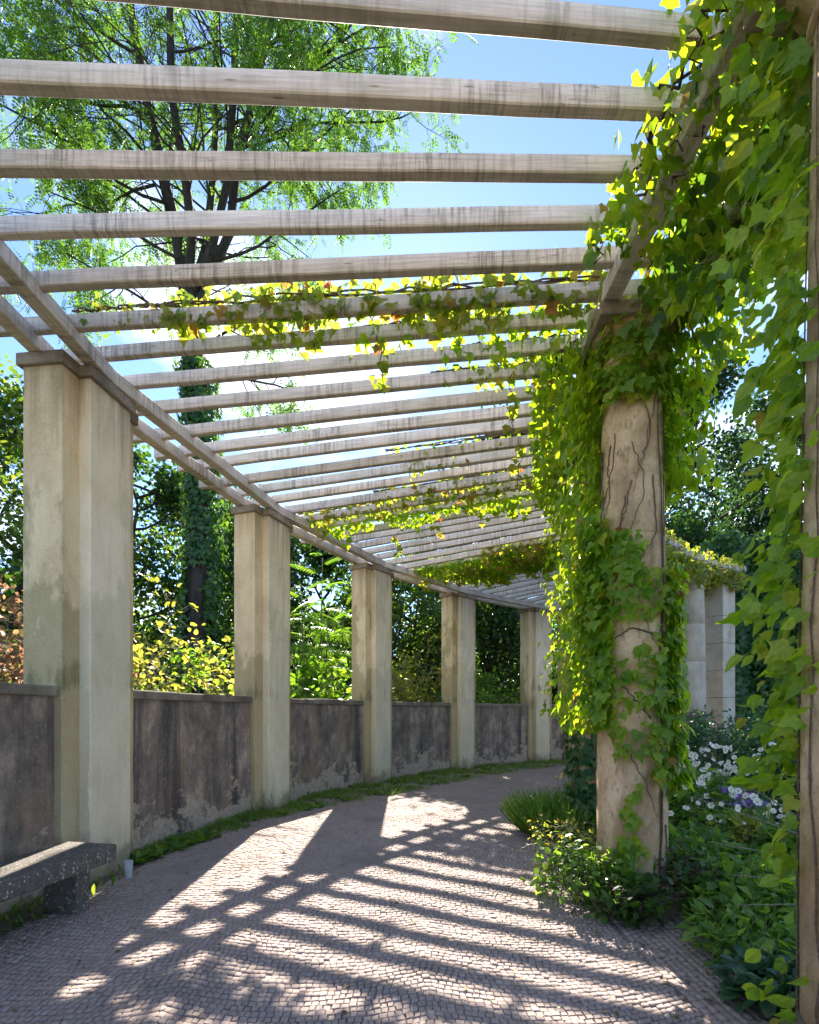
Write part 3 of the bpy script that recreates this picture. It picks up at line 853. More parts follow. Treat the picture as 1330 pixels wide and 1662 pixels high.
# ------------------------------------------------------------------ bench and cup
bt = np.array([.2, .98, 0]); bt = nrm(bt); bn = np.array([-bt[1], bt[0], 0])        # along, and back towards the wall
be = np.array([-2.205, 4.06, 0])
t = thing('bench', be + bn * .22 - bt * 1.1, 'low concrete bench with pale pebble aggregate against the wall', 'bench')
def obox(o, a, b_, c0, c1, z0, z1):     # o + along a..b + back c0..c1
    return [o + bt * u + bn * v + np.array([0, 0, z]) for z in (z0, z1) for u, v in ((a, c0), (b_, c0), (b_, c1), (a, c1))]
m = MB(); m.hexa(obox(be, -2.3, 0, 0, .44, .322, .45)); fix(m.build('seat', M['bench'], t, bevel=.018))
for a in (-.28, -2.0):
    m = MB(); m.hexa(obox(be, a, a + .12, .10, .38, -.02, .324)); fix(m.build('leg', M['bench'], t, bevel=.012))

m_, nt_, bs_, out_ = new_mat('cloudy_plastic')
bs_.inputs['Base Color'].default_value = (.85, .92, 1.0, 1); bs_.inputs['Roughness'].default_value = .25
bs_.inputs['Transmission Weight'].default_value = .55; bs_.inputs['IOR'].default_value = 1.2
cup = thing('plastic_cup', (-2.44, 4.66, 0.004), 'empty translucent plastic cup left at the foot of the first pier', 'cup')
c = np.array([-2.44, 4.66, .004])
V, F = lathe([(.0285, 0), (.030, .004), (.0335, .07), (.0375, .140), (.0362, .140), (.032, .07), (.028, .006)], 24, c); fix(mk('cup_wall', V, F, m_, cup, True))
V, F = lathe([(.0372, .139), (.0392, .141), (.0395, .145), (.0382, .148), (.0365, .146)], 24, c); fix(mk('rim', V, F, m_, cup, True))
V, F = lathe([(.0283, .005), (.0318, .052)], 24, c)

# ================================================================== planting
def W(px, py, d):                      # a point of the place at forward distance d
    return np.array([(px - 665) * d / 872, d, EYE - (py - 1154.6) * d / 872])
UP = np.array([0, 0, 1.0])

# ------------------------------------------------------------------ trees
def grow(out, anchors, p, d, length, r, level, maxl, up=.15, wob=.22, kids=(5, 5, 4), shrink=.55, spread=.9, droop=0.0, r_=None):
    r_ = r_ or rng
    n = max(3, int(4 + length * 1.2)) if level < maxl else 4
    n = min(n, 9)
    P = [np.array(p, float)]; d = nrm(d); ds = [d]
    for k in range(n):
        d = nrm(d + r_.normal(size=3) * wob / math.sqrt(n) * 1.3 + UP * (up - droop * (k / n) * (level >= maxl - 1)) / n)
        P.append(P[-1] + d * length / n); ds.append(d)
    R = np.linspace(r, r * (.35 if level < maxl else .3), n + 1)
    out.append((np.array(P), R))
    if level == maxl:
        for k in range(1, n + 1): anchors.append((P[k], ds[k]))
        return
    nk = kids[level]
    for k in range(nk):
        t = .30 + .70 * (k + r_.uniform(.1, .9)) / nk
        i = min(int(t * n), n - 1); f = t * n - i
        q = P[i] * (1 - f) + P[i + 1] * f
        side = nrm(np.cross(ds[i], r_.normal(size=3)))
        dd = nrm(ds[i] * (1 - .55 * spread) + side * spread)
        grow(out, anchors, q, dd, length * shrink * r_.uniform(.75, 1.25) * (1.15 - .5 * t), max(R[i] * .55, .006), level + 1, maxl, up, wob, kids, shrink, spread, droop, r_)
    if level == maxl - 1:
        for k in range(n // 2, n + 1): anchors.append((P[k], ds[k]))

def bg_tree(name, label, px, d, top_y, rad, mat, nleaf, size, trunk_r=.16, low=.25, group='trees behind the pergola', bark='bark', sig=.34, tm=LEAF_ROUND, kids=(9, 6, 4)):
    b = W(px, 1154.6, d); b[2] = -.03
    H = W(px, top_y, d)[2] * .97
    t = thing(name, b, label, 'tree', group)
    br, an = [], []
    n = 9; P = [b + np.array([rng.normal() * .06 * k, rng.normal() * .06 * k, H * .93 * k / n]) for k in range(n + 1)]
    br.append((np.array(P), np.linspace(trunk_r, .03, n + 1)))
    nb = kids[0] * 2
    for k in range(nb):
        t_ = low + (1 - low) * (k + rng.uniform(0, 1)) / nb
        i = min(int(t_ * n), n - 1); f = t_ * n - i; q = P[i] * (1 - f) + P[i + 1] * f
        prof = math.sqrt(max(0.06, 1 - ((t_ - low) / (1 - low) * 1.02 - .25) ** 2 / .60)) if t_ < .95 else .3
        a = rng.uniform(0, 2 * pi)
        grow(br, an, q, (cos(a), sin(a), .25), rad * prof * rng.uniform(.75, 1.15), trunk_r * .38, 1, 3, .25, .3, (0, kids[1], kids[2]), .5, .85)
    V, F = tubes_mesh(br, 5); mk('trunk', V, F, M[bark], t, True)
    A = np.array([a[0] for a in an]); D = np.array([a[1] for a in an])
    idx = rng.integers(len(A), size=nleaf)
    pos = A[idx] + rng.normal(size=(nleaf, 3)) * sig
    tip = nrm(D[idx] * .4 + rnd3(nleaf) * .8 + np.array([0, 0, -.35]))
    nor = nrm(rnd3(nleaf) * .8 + UP * .8)
    cloud('crown', tm, pos, tip, nor, rng.uniform(.7, 1.25, nleaf) * size, mat, t)
    return t

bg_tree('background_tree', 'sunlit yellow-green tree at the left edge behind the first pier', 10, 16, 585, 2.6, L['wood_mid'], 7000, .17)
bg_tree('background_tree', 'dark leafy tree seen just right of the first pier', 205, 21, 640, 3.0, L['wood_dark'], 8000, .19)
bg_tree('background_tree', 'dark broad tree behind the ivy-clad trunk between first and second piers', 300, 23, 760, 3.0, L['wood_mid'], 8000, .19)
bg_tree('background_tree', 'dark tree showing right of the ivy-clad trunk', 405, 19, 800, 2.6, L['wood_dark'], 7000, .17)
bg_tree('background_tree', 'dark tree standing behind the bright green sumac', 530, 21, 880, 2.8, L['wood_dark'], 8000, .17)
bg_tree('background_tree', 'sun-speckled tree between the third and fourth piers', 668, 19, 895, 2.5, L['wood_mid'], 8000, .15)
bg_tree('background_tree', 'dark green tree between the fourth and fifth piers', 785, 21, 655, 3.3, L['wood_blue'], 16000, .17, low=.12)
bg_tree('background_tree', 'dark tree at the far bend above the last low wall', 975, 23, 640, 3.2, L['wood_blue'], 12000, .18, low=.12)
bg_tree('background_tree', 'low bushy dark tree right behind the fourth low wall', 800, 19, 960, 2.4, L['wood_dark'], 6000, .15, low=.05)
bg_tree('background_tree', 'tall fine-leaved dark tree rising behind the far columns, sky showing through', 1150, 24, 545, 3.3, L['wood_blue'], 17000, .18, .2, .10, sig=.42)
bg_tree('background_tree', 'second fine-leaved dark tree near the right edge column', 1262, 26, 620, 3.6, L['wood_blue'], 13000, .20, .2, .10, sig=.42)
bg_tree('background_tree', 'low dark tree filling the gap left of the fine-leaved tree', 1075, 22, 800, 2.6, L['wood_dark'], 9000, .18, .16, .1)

# woodland closing the view low down: reads as one mass
n = 60000
th = rng.uniform(-1.25, 1.25, n); dd = rng.uniform(29, 37, n)
zz = 9.0 * rng.uniform(0, 1, n) ** 1.1 * (.72 + .2 * np.sin(th * 17) + .12 * np.sin(th * 41 + 2))
pos = np.stack([dd * np.sin(th) + 1, dd * np.cos(th), zz], 1)
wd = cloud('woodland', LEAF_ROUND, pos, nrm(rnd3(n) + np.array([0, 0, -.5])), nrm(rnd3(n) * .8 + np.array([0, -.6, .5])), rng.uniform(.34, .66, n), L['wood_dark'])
tag(wd, 'dark woodland closing the view behind the trees', 'woodland', kind='stuff')
# undergrowth beyond the low wall
n = 16000
ph = rng.uniform(-.05, 1.25, n); R = 15.6 + rng.uniform(0, 1, n) ** .8 * 6.5
pos = np.stack([XC - R * np.cos(ph), YC + R * np.sin(ph), (1.0 + .28 * (R - 15.5) + .5 * np.sin(ph * 23) * np.cos(R * 1.7)) * rng.uniform(.15, 1, n) ** .6 + .1], 1)
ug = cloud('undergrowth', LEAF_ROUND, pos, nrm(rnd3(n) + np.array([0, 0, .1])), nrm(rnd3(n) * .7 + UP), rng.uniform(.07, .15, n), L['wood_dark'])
tag(ug, 'dark green undergrowth beyond the low wall', 'undergrowth', kind='stuff')

# the tall locust: ivy-clad trunk forking into several stems
D0 = 14.0
base = W(318, 1154.6, D0); base[2] = -.03
loc = thing('locust_tree', base, 'tall feathery-leaved tree with ivy-clad trunk forking above the rafters', 'tree')
br, an = [], []
trunk = [base, W(322, 1000, D0), W(328, 880, D0), W(326, 760, D0), W(320, 640, D0), W(312, 560, D0), W(303, 480, D0)]
trunk = np.array(trunk)
br.append((trunk, np.array([.40, .34, .32, .30, .29, .28, .25])))
stems = [[(303, 480, 0), (290, 390, .2), (268, 300, .5), (240, 170, .8), (214, 20, 1.0), (190, -150, 1.2), (175, -330, 1.5)],
         [(305, 470, 0), (312, 380, -.4), (300, 280, -.9), (278, 150, -1.2), (276, 0, -1.5), (268, -180, -1.7)],
         [(306, 500, 0), (335, 400, .6), (345, 300, 1.2), (352, 180, 1.6), (350, 30, 2.0), (360, -150, 2.3)],
         [(308, 480, 0), (345, 400, -.5), (368, 300, -.9), (378, 170, -1.2), (384, 20, -1.4), (400, -140, -1.6)],
         [(309, 520, 0), (372, 380, .2), (385, 270, .3), (410, 160, .2), (440, 40, .2), (480, -90, .3)]]
for q, s_ in enumerate(stems):
    P = np.array([W(x, y, D0 + o) for x, y, o in s_])
    r0 = .19 if q == 0 else .125
    br.append((P, np.linspace(r0, .07, len(P))))
    for k in range(15):
        t_ = .16 + .84 * (k + rng.uniform(0, 1)) / 15
        i = min(int(t_ * (len(P) - 1)), len(P) - 2); f = t_ * (len(P) - 1) - i; pt = P[i] * (1 - f) + P[i + 1] * f
        a = rng.uniform(0, 2 * pi)
        dx = cos(a); dy = sin(a) * .9
        Lb = rng.uniform(2.4, 4.4) * (1.0 if dx < 0 else .80)
        grow(br, an, pt, (dx, dy, .85), Lb, .030, 1, 3, .10, .32, (0, 6, 4), .5, .8, .5)
for x0, y0, x1, y1, o in ((330, 430, 560, 300, -1.2), (340, 300, 640, 120, -.8), (380, 200, 700, 60, .4), (370, 330, 660, 260, .8), (290, 420, 80, 330, -.8), (270, 330, -40, 230, .6), (255, 270, 60, 120, -.6),
                          (330, 560, 470, 480, -.5), (300, 540, 130, 430, -.4), (395, 260, 600, 330, -.3), (330, 600, 500, 600, .6), (240, 200, 10, 20, -1.0), (300, 520, 420, 420, .6), (360, 130, 560, -20, -1), (290, 450, 30, 440, .4), (250, 300, -60, 330, 1.0), (235, 180, -80, 110, -.6), (262, 360, 90, 250, 1.2), (225, 90, -20, -20, .8), (390, 240, 690, 180, -.6), (400, 150, 730, 90, .2)):
    a = W(x0, y0, D0 + o * .2); b_ = W(x1, y1, D0 + o)
    grow(br, an, a, b_ - a, np.linalg.norm(b_ - a), .042, 1, 3, .1, .25, (0, 9, 5), .42, .8, .6)
V, F = tubes_mesh(br, 6); mk('trunk', V, F, M['bark'], loc, True)
A = np.array([a[0] for a in an]); Dn = np.array([a[1] for a in an])
n = 13500; idx = rng.integers(len(A), size=n)
pos = A[idx] + rng.normal(size=(n, 3)) * .12
sx = np.interp(pos[:, 2], [9, 12, 15, 20], [-5.6, -5.5, -5.6, -6.0])
ok = ~((np.abs(pos[:, 0] - sx) < 1.9) & (pos[:, 1] < D0 + .6) & (rng.uniform(size=n) < .8))
pos = pos[ok]; idx = idx[ok]; n = len(pos)
tip = nrm(Dn[idx] * .5 + rnd3(n) * .65 + np.array([0, 0, -.45]))
cloud('crown', PIN_LOCUST, pos, tip, nrm(rnd3(n) * .5 + UP + Dn[idx] * .4), rng.uniform(.24, .42, n), L['locust'], loc)
# ivy on its trunk
n = 5200
t_ = rng.uniform(0, 1, n); zz = 2.0 + t_ * 8.5
cx = np.interp(zz, trunk[:, 2], trunk[:, 0]); cr = np.interp(zz, trunk[:, 2], [.40, .34, .32, .30, .29, .28, .25])
a = rng.uniform(-pi, pi, n)
bare = (np.abs(a + pi / 2 - .1) < .55) & (zz > 3.1) & (zz < 5.2) & (rng.uniform(size=n) < .93)
thick = cr + rng.uniform(0, .22, n) * (.45 + .6 * np.abs(np.sin(zz * 1.9 + 2 * a)) + .6 * (np.cos(a) > .3))
pos = np.stack([cx + thick * np.cos(a), D0 + thick * np.sin(a), zz], 1)[~bare]; a = a[~bare]; n = len(a)
outw = np.stack([np.cos(a), np.sin(a), 0 * a], 1)
cloud('ivy', LEAF_IVY, pos, nrm(outw * .3 + rnd3(n) * .35 - UP), nrm(outw + rnd3(n) * .45 + UP * .35), rng.uniform(.09, .15, n), L['ivy'], loc)

# ------------------------------------------------------------------ shrubs beyond the low wall
def shrub(name, label, cat, base, H, spread, nst, nleaf, tm, size, mat, stem_mat='twig', stem_r=.012, up=.5, low=.25, sig=.08, group=None, tipdown=.3, kids=(6, 4)):
    t = thing(name, base, label, cat, group)
    br, an = [], []
    for k in range(nst):
        a = rng.uniform(0, 2 * pi); s_ = rng.uniform(.1, 1) * spread / H
        grow(br, an, base + np.array([cos(a), sin(a), 0]) * spread * .15, (cos(a) * s_, sin(a) * s_, 1), H * rng.uniform(.75, 1.05), stem_r, 1, 2 if kids[1] == 0 else 3, up * .3, .5, (0,) + kids, .42, .75)
    far = math.hypot(base[0] - XC, base[1] - YC) > 15
    if far:
        cl = lambda q: math.hypot(q[0] - XC, q[1] - YC) > 15.06
        br = [b_ for b_ in br if all(cl(q) for q in b_[0])]; an = [q for q in an if cl(q[0])]
    V, F = tubes_mesh(br, 4); mk('stem', V, F, M[stem_mat], t, True)
    A = np.array([q[0] for q in an]); Dd = np.array([q[1] for q in an])
    ok = A[:, 2] > base[2] + H * low; A, Dd = A[ok], Dd[ok]
    idx = rng.integers(len(A), size=nleaf)
    pos = A[idx] + rng.normal(size=(nleaf, 3)) * sig
    cloud('foliage', tm, pos, nrm(Dd[idx] * .5 + rnd3(nleaf) * .7 + np.array([0, 0, -tipdown])), nrm(rnd3(nleaf) * .6 + UP), rng.uniform(.7, 1.3, nleaf) * size, mat, t)
    return t
def gp(px, d): q = W(px, 1154.6, d); q[2] = -.03; return q
shrub('yellow_shrub', 'straggly yellow-leaved shrub with pale bare twigs between first and second piers', 'shrub', gp(270, 8.3), 2.9, 1.0, 12, 900, LEAF_ROUND, .10, L['yellow'], low=.5, sig=.07)
shrub('yellow_shrub', 'yellow-green shrub in front of the ivy-clad trunk', 'shrub', gp(345, 8.9), 2.8, .75, 8, 650, LEAF_ROUND, .10, L['lime'], low=.5, sig=.07)
shrub('red_leaved_shrub', 'shrub with reddish autumn leaves at the left edge above the wall', 'shrub', gp(-5, 6.8), 3.3, .8, 9, 2600, LEAF_ROUND, .085, L['red'], low=.35, sig=.10)
shrub('lit_shrub', 'sunlit pale green shrub between the third and fourth piers', 'shrub', gp(672, 13.9), 2.9, .9, 10, 1500, LEAF_ROUND, .10, L['yellow'], low=.35, sig=.09)
shrub('lit_shrub', 'darker leafy shrub between the fourth and fifth piers', 'shrub', gp(812, 16.5), 2.8, 1.2, 10, 2200, LEAF_ROUND, .11, L['bed'], low=.35, sig=.09)
shrub('leafy_shrub', 'low bright green shrub at the foot of the sumac', 'shrub', gp(510, 12.3), 2.6, .85, 10, 1300, LEAF_DIAMOND, .17, L['lime'], low=.5, sig=.07)

# the sumac with its large feathered leaves
sb = gp(522, 13.2)
su = thing('sumac', sb, 'bright green sumac with large feathered leaves between second and third piers', 'shrub')
sm = MB(); lp, lt, ln_, ls = [], [], [], []
for (bx, tx, ty, dy, H0) in ((520, 520, 905, 13.2, 0), (505, 492, 960, 13.0, 0), (548, 560, 985, 13.5, 0), (530, 535, 1010, 12.8, 0), (500, 508, 1040, 13.3, 0)):
    b0 = gp(bx, dy); tp = W(tx, ty, dy)
    P = [b0 + (tp - b0) * q + np.array([.05 * sin(3 * q + bx), 0, 0]) for q in np.linspace(0, 1, 8)]
    sm.tube(P, np.linspace(.03, .012, 8), 6)
    for k in range(13):
        q = .50 + .50 * k / 12
        a = k * 2.4 + bx; p_ = b0 + (tp - b0) * q
        el = .25 + 1.0 * max(0, q - .8) * 4
        lp.append(p_); lt.append((cos(a), sin(a), el)); ln_.append((-.2 * cos(a), -.75, .75)); ls.append(rng.uniform(.72, 1.02) * (1.0 if q < .93 else .7))
sm.build('stem', M['stalk'], su, True)
leaf_objects('leaf', [PIN_SUMAC], np.array(lp), nrm(lt), nrm(ln_), np.array(ls), L['lime'], su)

# ------------------------------------------------------------------ creepers
def frame_of(c):
    f = nrm(np.array([-c[0], -c[1], 0])); r_ = np.array([-f[1], f[0], 0]); return f, r_
def col_rad(z): return .252 - .045 * np.maximum(0, (z - .8) / 3.3) ** 1.5
def on_column(c, th, z, off):
    f, r_ = frame_of(c)
    dr = f[None] * np.cos(th)[:, None] + r_[None] * np.sin(th)[:, None]
    pos = np.array([c[0], c[1], 0])[None] + dr * (col_rad(z) + off)[:, None]; pos[:, 2] = z
    return pos, dr
def patch(c, n, t0, t1, z0, z1, off, zpow=1.0):
    th = np.radians(rng.uniform(t0, t1, n)); z = z0 + (z1 - z0) * rng.uniform(0, 1, n) ** zpow
    return on_column(c, th, z, .02 + off * rng.uniform(0, 1, n) ** 1.4)
def climb_dirs(dr, n, down=.9, outw=.45):
    tip = nrm(dr * outw + rnd3(n) * .45 - UP * down)
    nor = nrm(dr * .9 + UP * .55 + rnd3(n) * .4)
    return tip, nor
def stems_on(c, paths, parent, r=.008):      # each stem a part of its own
    for pts in paths:
        th = np.radians([p[0] for p in pts]); z = np.array([p[1] for p in pts]); k = np.linspace(0, len(pts) - 1, 24)
        th = np.interp(k, range(len(pts)), th) + rng.normal(size=24) * .03; z = np.interp(k, range(len(pts)), z)
        P, _ = on_column(c, th, z, np.full(24, r * 1.2))
        m = MB(); m.tube(P, np.linspace(r, r * .35, 24) * rng.uniform(.75, 1.2), 5)
        m.build('vine_stem', M['stem'] if r > .005 else M['tendril'], parent, True)

# creeper on the large column
cA = PT(COL_R, COL_PHI[1])
vA = thing('column_creeper', cA + np.array([0, 0, 0.0]), 'lobed-leaf creeper wrapped round the large sandstone column', 'creeper', 'creepers on columns')
stem_paths = [[(48, 0), (50, 1.2), (55, 2.2), (66, 3.0), (70, 4.2)], [(40, .02), (52, .9), (44, 1.5), (60, 2.6), (50, 3.5), (60, 4.25)], [(30, 1.4), (-10, 1.62), (-50, 1.66)], [(40, 2.0), (0, 2.05), (-40, 1.95)]]
stems_on(cA, stem_paths, vA, .0075)
fine = []
for k in range(16):
    a = rng.uniform(-75, 75); z = rng.uniform(2.5, 4.1) if k < 13 else rng.uniform(.4, 2.0); pts = [(a, z)]; da = rng.normal() * 10
    for q in range(int(rng.integers(4, 8))):
        da = da * .6 + rng.normal() * 9; a += da; z -= rng.uniform(.05, .22); pts.append((a, max(z, .3)))
    fine.append(pts)
stems_on(cA, fine, vA, .0049)
single = [patch(cA, 46, -62, -10, 2.30, 2.80, .07), patch(cA, 40, -10, 50, 2.12, 2.50, .05), patch(cA, 52, -45, 55, 1.50, 1.92, .05), patch(cA, 22, -30, 30, 1.12, 1.45, .04), patch(cA, 60, 40, 95, .95, 2.3, .12),
          patch(cA, 22, -12, 12, .45, .95, .03), patch(cA, 40, -30, 20, .22, .55, .08), patch(cA, 18, -35, 30, 3.72, 4.0, .06)]
pos = np.vstack([s_[0] for s_ in single]); dr = np.vstack([s_[1] for s_ in single]); n = len(pos)
tip, nor = climb_dirs(dr, n)
leaf_objects('leaf', [LEAF_IVY_HI, (LEAF_IVY_HI[0] * np.array([1.1, .9, .5]), LEAF_IVY_HI[1]), (LEAF_IVY_HI[0] * np.array([.85, 1.1, 1.8]), LEAF_IVY_HI[1]), (LEAF_IVY_HI[0] * np.array([.7, 1.0, 2.6]), LEAF_IVY_HI[1])], pos, tip, nor, rng.uniform(.045, .10, n), L['creeper_near'], vA)
mass = [patch(cA, 1500, -150, -58, 1.30, 4.35, .30), patch(cA, 500, -100, -35, 2.1, 2.9, .16), patch(cA, 420, -70, -30, 1.35, 2.2, .10), patch(cA, 800, 60, 140, .88, 2.55, .11), patch(cA, 50, -50, 62, 1.3, 2.35, .06), patch(cA, 100, -55, 15, 2.2, 2.75, .07), patch(cA, 130, 28, 72, .95, 2.0, .06), patch(cA, 800, 62, 160, 3.15, 4.45, .34), patch(cA, 230, -75, 60, 3.72, 4.22, .10), patch(cA, 90, -50, 50, 4.1, 4.42, .12),
        patch(cA, 420, -180, -95, 3.6, 4.5, .45)]
pos = np.vstack([s_[0] for s_ in mass]); dr = np.vstack([s_[1] for s_ in mass]); n = len(pos)
tip, nor = climb_dirs(dr, n)
cloud('leaves', LEAF_IVY, pos, tip, nor, .04 + .07 * rng.uniform(0, 1, n) ** 1.6, L['creeper'], vA)

# creeper on the near column at the right edge
c0 = np.array([1.727, 1.95, 0])
v0 = thing('column_creeper', c0, 'large bright backlit creeper leaves hanging on the right edge column', 'creeper', 'creepers on columns')
stems_on(c0, [[(-84, 0), (-84, 1.2), (-82, 2.4), (-86, 4.2)], [(-40, .2), (-55, 1.4), (-50, 2.6), (-62, 4.2)], [(-90, 2.0), (-60, 2.08), (-30, 1.95)]], v0, .005)
single = [patch(c0, 165, -125, -74, 1.15, 3.1, .18), patch(c0, 50, -110, -60, 2.9, 4.2, .22), patch(c0, 44, -80, -35, 1.3, 3.4, .08), patch(c0, 10, -88, -55, .80, 1.02, .10), patch(c0, 14, -95, -50, .12, .50, .12), patch(c0, 12, -120, -80, 1.0, 1.3, .16)]
pos = np.vstack([s_[0] for s_ in single]); dr = np.vstack([s_[1] for s_ in single]); n = len(pos)
tip = nrm(dr * .75 + rnd3(n) * .35 - UP * .65); nor = nrm(UP * .45 + np.array([0, -.5, 0]) + rnd3(n) * .8)
leaf_objects('leaf', [stalked(ovate(.28, .30)), stalked(ovate(.45, .26)), LEAF_IVY_HI, stalked(ovate(.15, .33)), stalked(ovate(.6, .29)), stalked(palmate(3, 1.2, .8))], pos, tip, nor, rng.uniform(.05, .105, n), L['creeper_near'], v0)
mass = [patch(c0, 150, -128, -80, 1.2, 4.2, .15), patch(c0, 46, -78, -40, .9, 3.6, .07), patch(c0, 260, 0, 230, .6, 4.2, .26), patch(c0, 120, -150, -75, 3.3, 4.4, .35)]
pos = np.vstack([s_[0] for s_ in mass]); dr = np.vstack([s_[1] for s_ in mass]); n = len(pos)
tip = nrm(dr * .75 + rnd3(n) * .35 - UP * .65); nor = nrm(UP * .45 + np.array([0, -.5, 0]) + rnd3(n) * .8)
cloud('leaves', LEAF_IVY_HI, pos, tip, nor, rng.uniform(.05, .085, n), L['creeper'], v0)

# columns behind: ivy and creeper
for i, lab in ((2, 'dense creeper with dark ivy foot on the half hidden column'), (3, 'creeper on the third column along the bed, behind the large column'), (4, 'creeper on the fourth column along the bed')):
    c = PT(COL_R, COL_PHI[i])
    v = thing('column_creeper', c, lab, 'creeper', 'creepers on columns')
    stems_on(c, [[(-30, 0), (-50, 1.5), (-20, 3), (-40, 4.2)], [(20, 0), (-10, 1.5), (30, 3), (10, 4.2)]], v, .01)
    mass = [patch(c, 1700, -180, 180, 1.35, 4.4, .34)]
    dk = [patch(c, 420, -75, 80, .1, 1.5, .05), patch(c, 380, -60, 150, .0, .55, .22)] if i == 2 else [patch(c, 300, -180, 180, .1, 1.4, .05)]
    for mm, mt in ((mass, L['creeper']), (dk, L['ivy'])):
        pos = np.vstack([s_[0] for s_ in mm]); dr = np.vstack([s_[1] for s_ in mm]); n = len(pos); tip, nor = climb_dirs(dr, n)
        cloud('leaves', LEAF_IVY, pos, tip, nor, rng.uniform(.06, .10, n), mt, v)
cE = PT(COL_R, COL_PHI[5])
v = thing('pillar_ivy', PT(10.1, 1.03), 'dark ivy stem climbing between the pale column and the square end pillar', 'ivy')
q = (PT(10.22, 1.018), PT(10.24, 1.02)); m = MB()
P = [np.array([q[0][0] + .01 * sin(k * 1.3), q[0][1], z]) for k, z in enumerate(np.linspace(0, 4.3, 14))]
m.tube(P, np.linspace(.06, .045, 14), 7); m.build('ivy_stem', M['stem'], v, True)
n = 420; zz = rng.uniform(.2, 4.3, n); a = rng.uniform(0, 2 * pi, n)
outw = np.stack([np.cos(a), np.sin(a), 0 * a], 1); pos = np.stack([q[0][0] + .07 * np.cos(a), q[0][1] + .07 * np.sin(a), zz], 1)
cloud('leaves', LEAF_IVY, pos, nrm(rnd3(n) * .4 - UP + outw * .3), nrm(outw + UP * .4 + rnd3(n) * .3), rng.uniform(.05, .09, n), L['ivy'], v)

# creeper along the inner beams, hanging towards the bed
def beam_vine(name, label, p0, p1, n, hang, R0, R1, zt, size, mat, tm=LEAF_IVY, drop=1.6, extra=None):
    mid = PT((R0 + R1) / 2, (p0 + p1) / 2, BEAM_Z0)
    v = thing(name, mid, label, 'creeper', 'creepers on the roof timbers')
    ph = rng.uniform(p0, p1, n); R = rng.uniform(R0, R1, n)
    w_ = .5 + .5 * np.sin(ph * 61 + 1) * np.sin(ph * 23 + R * 7)
    z = 4.36 + rng.uniform(0, 1, n) * zt
    hg = rng.uniform(size=n) < .62
    z = np.where(hg, 4.44 - hang * (.25 + .9 * w_) * rng.uniform(0, 1, n) ** drop, z)
    pos = np.stack([XC - R * np.cos(ph), YC + R * np.sin(ph), z], 1)
    tip = nrm(rnd3(n) * .55 - UP * .95); nor = nrm(rnd3(n) * .7 + UP * .5 + np.array([0, -.35, 0]))
    cloud('leaves', tm, pos, tip, nor, rng.uniform(.7, 1.25, n) * size, mat, v)
    m = MB()
    for k in range(6):
        rr = rng.uniform(R0 + .1, R1 - .1); a = np.linspace(p0, p1, 16)
        m.tube([PT(rr + rng.normal() * .05, x, 4.46 + rng.normal() * .05 + .05) for x in a], .009, 5)
    for k in range(16):
        x = rng.uniform(p0, p1); rr = rng.uniform(R0, R1); hh = hang * rng.uniform(.4, 1.0)
        m.tube([PT(rr + rng.normal() * .03, x + rng.normal() * .003, 4.5 - hh * q) for q in np.linspace(0, 1, 7)], .0045, 4)
    m.build('vine_stem', M['stem'], v, True)
    return v
nb = beam_vine('beam_creeper', 'thick creeper canopy hanging from the beams at the top right', -.125, .085, 1900, .62, 9.42, 10.16, .40, .085, L['creeper'])
beam_vine('beam_creeper', 'creeper spilling over the rafter ends beside the top right beam', -.125, .03, 420, .30, 10.12, 10.62, .34, .08, L['creeper'])
n = 90; ph = rng.uniform(-.1, .05, n); R = rng.uniform(9.6, 10.4, n)
R = np.minimum(R, 10.2)
pos = np.stack([XC - R * np.cos(ph), YC + R * np.sin(ph), 4.4 - rng.uniform(0, .65, n)], 1)
leaf_objects('leaf', [LEAF_IVY_HI, ovate(.3, .32)], pos, nrm(rnd3(n) * .5 - UP), nrm(rnd3(n) * .6 + UP * .5 + np.array([0, -.5, 0])), rng.uniform(.08, .12, n), L['creeper_dark'], nb)
beam_vine('beam_creeper', 'creeper along the inner beams between the large column and the hidden one behind', COL_PHI[1] + .03, .33, 2000, .55, 9.6, 10.75, .35, .085, L['creeper'])
beam_vine('beam_creeper', 'creeper over the inner beams behind the large column, middle stretch', .33, .66, 3000, .42, 9.6, 10.8, .35, .085, L['creeper'])
beam_vine('beam_creeper', 'sunlit creeper heaped on the beam leading to the pale column', .66, 1.10, 3600, .40, 9.6, 10.55, .42, .085, L['creeper_yellow'])

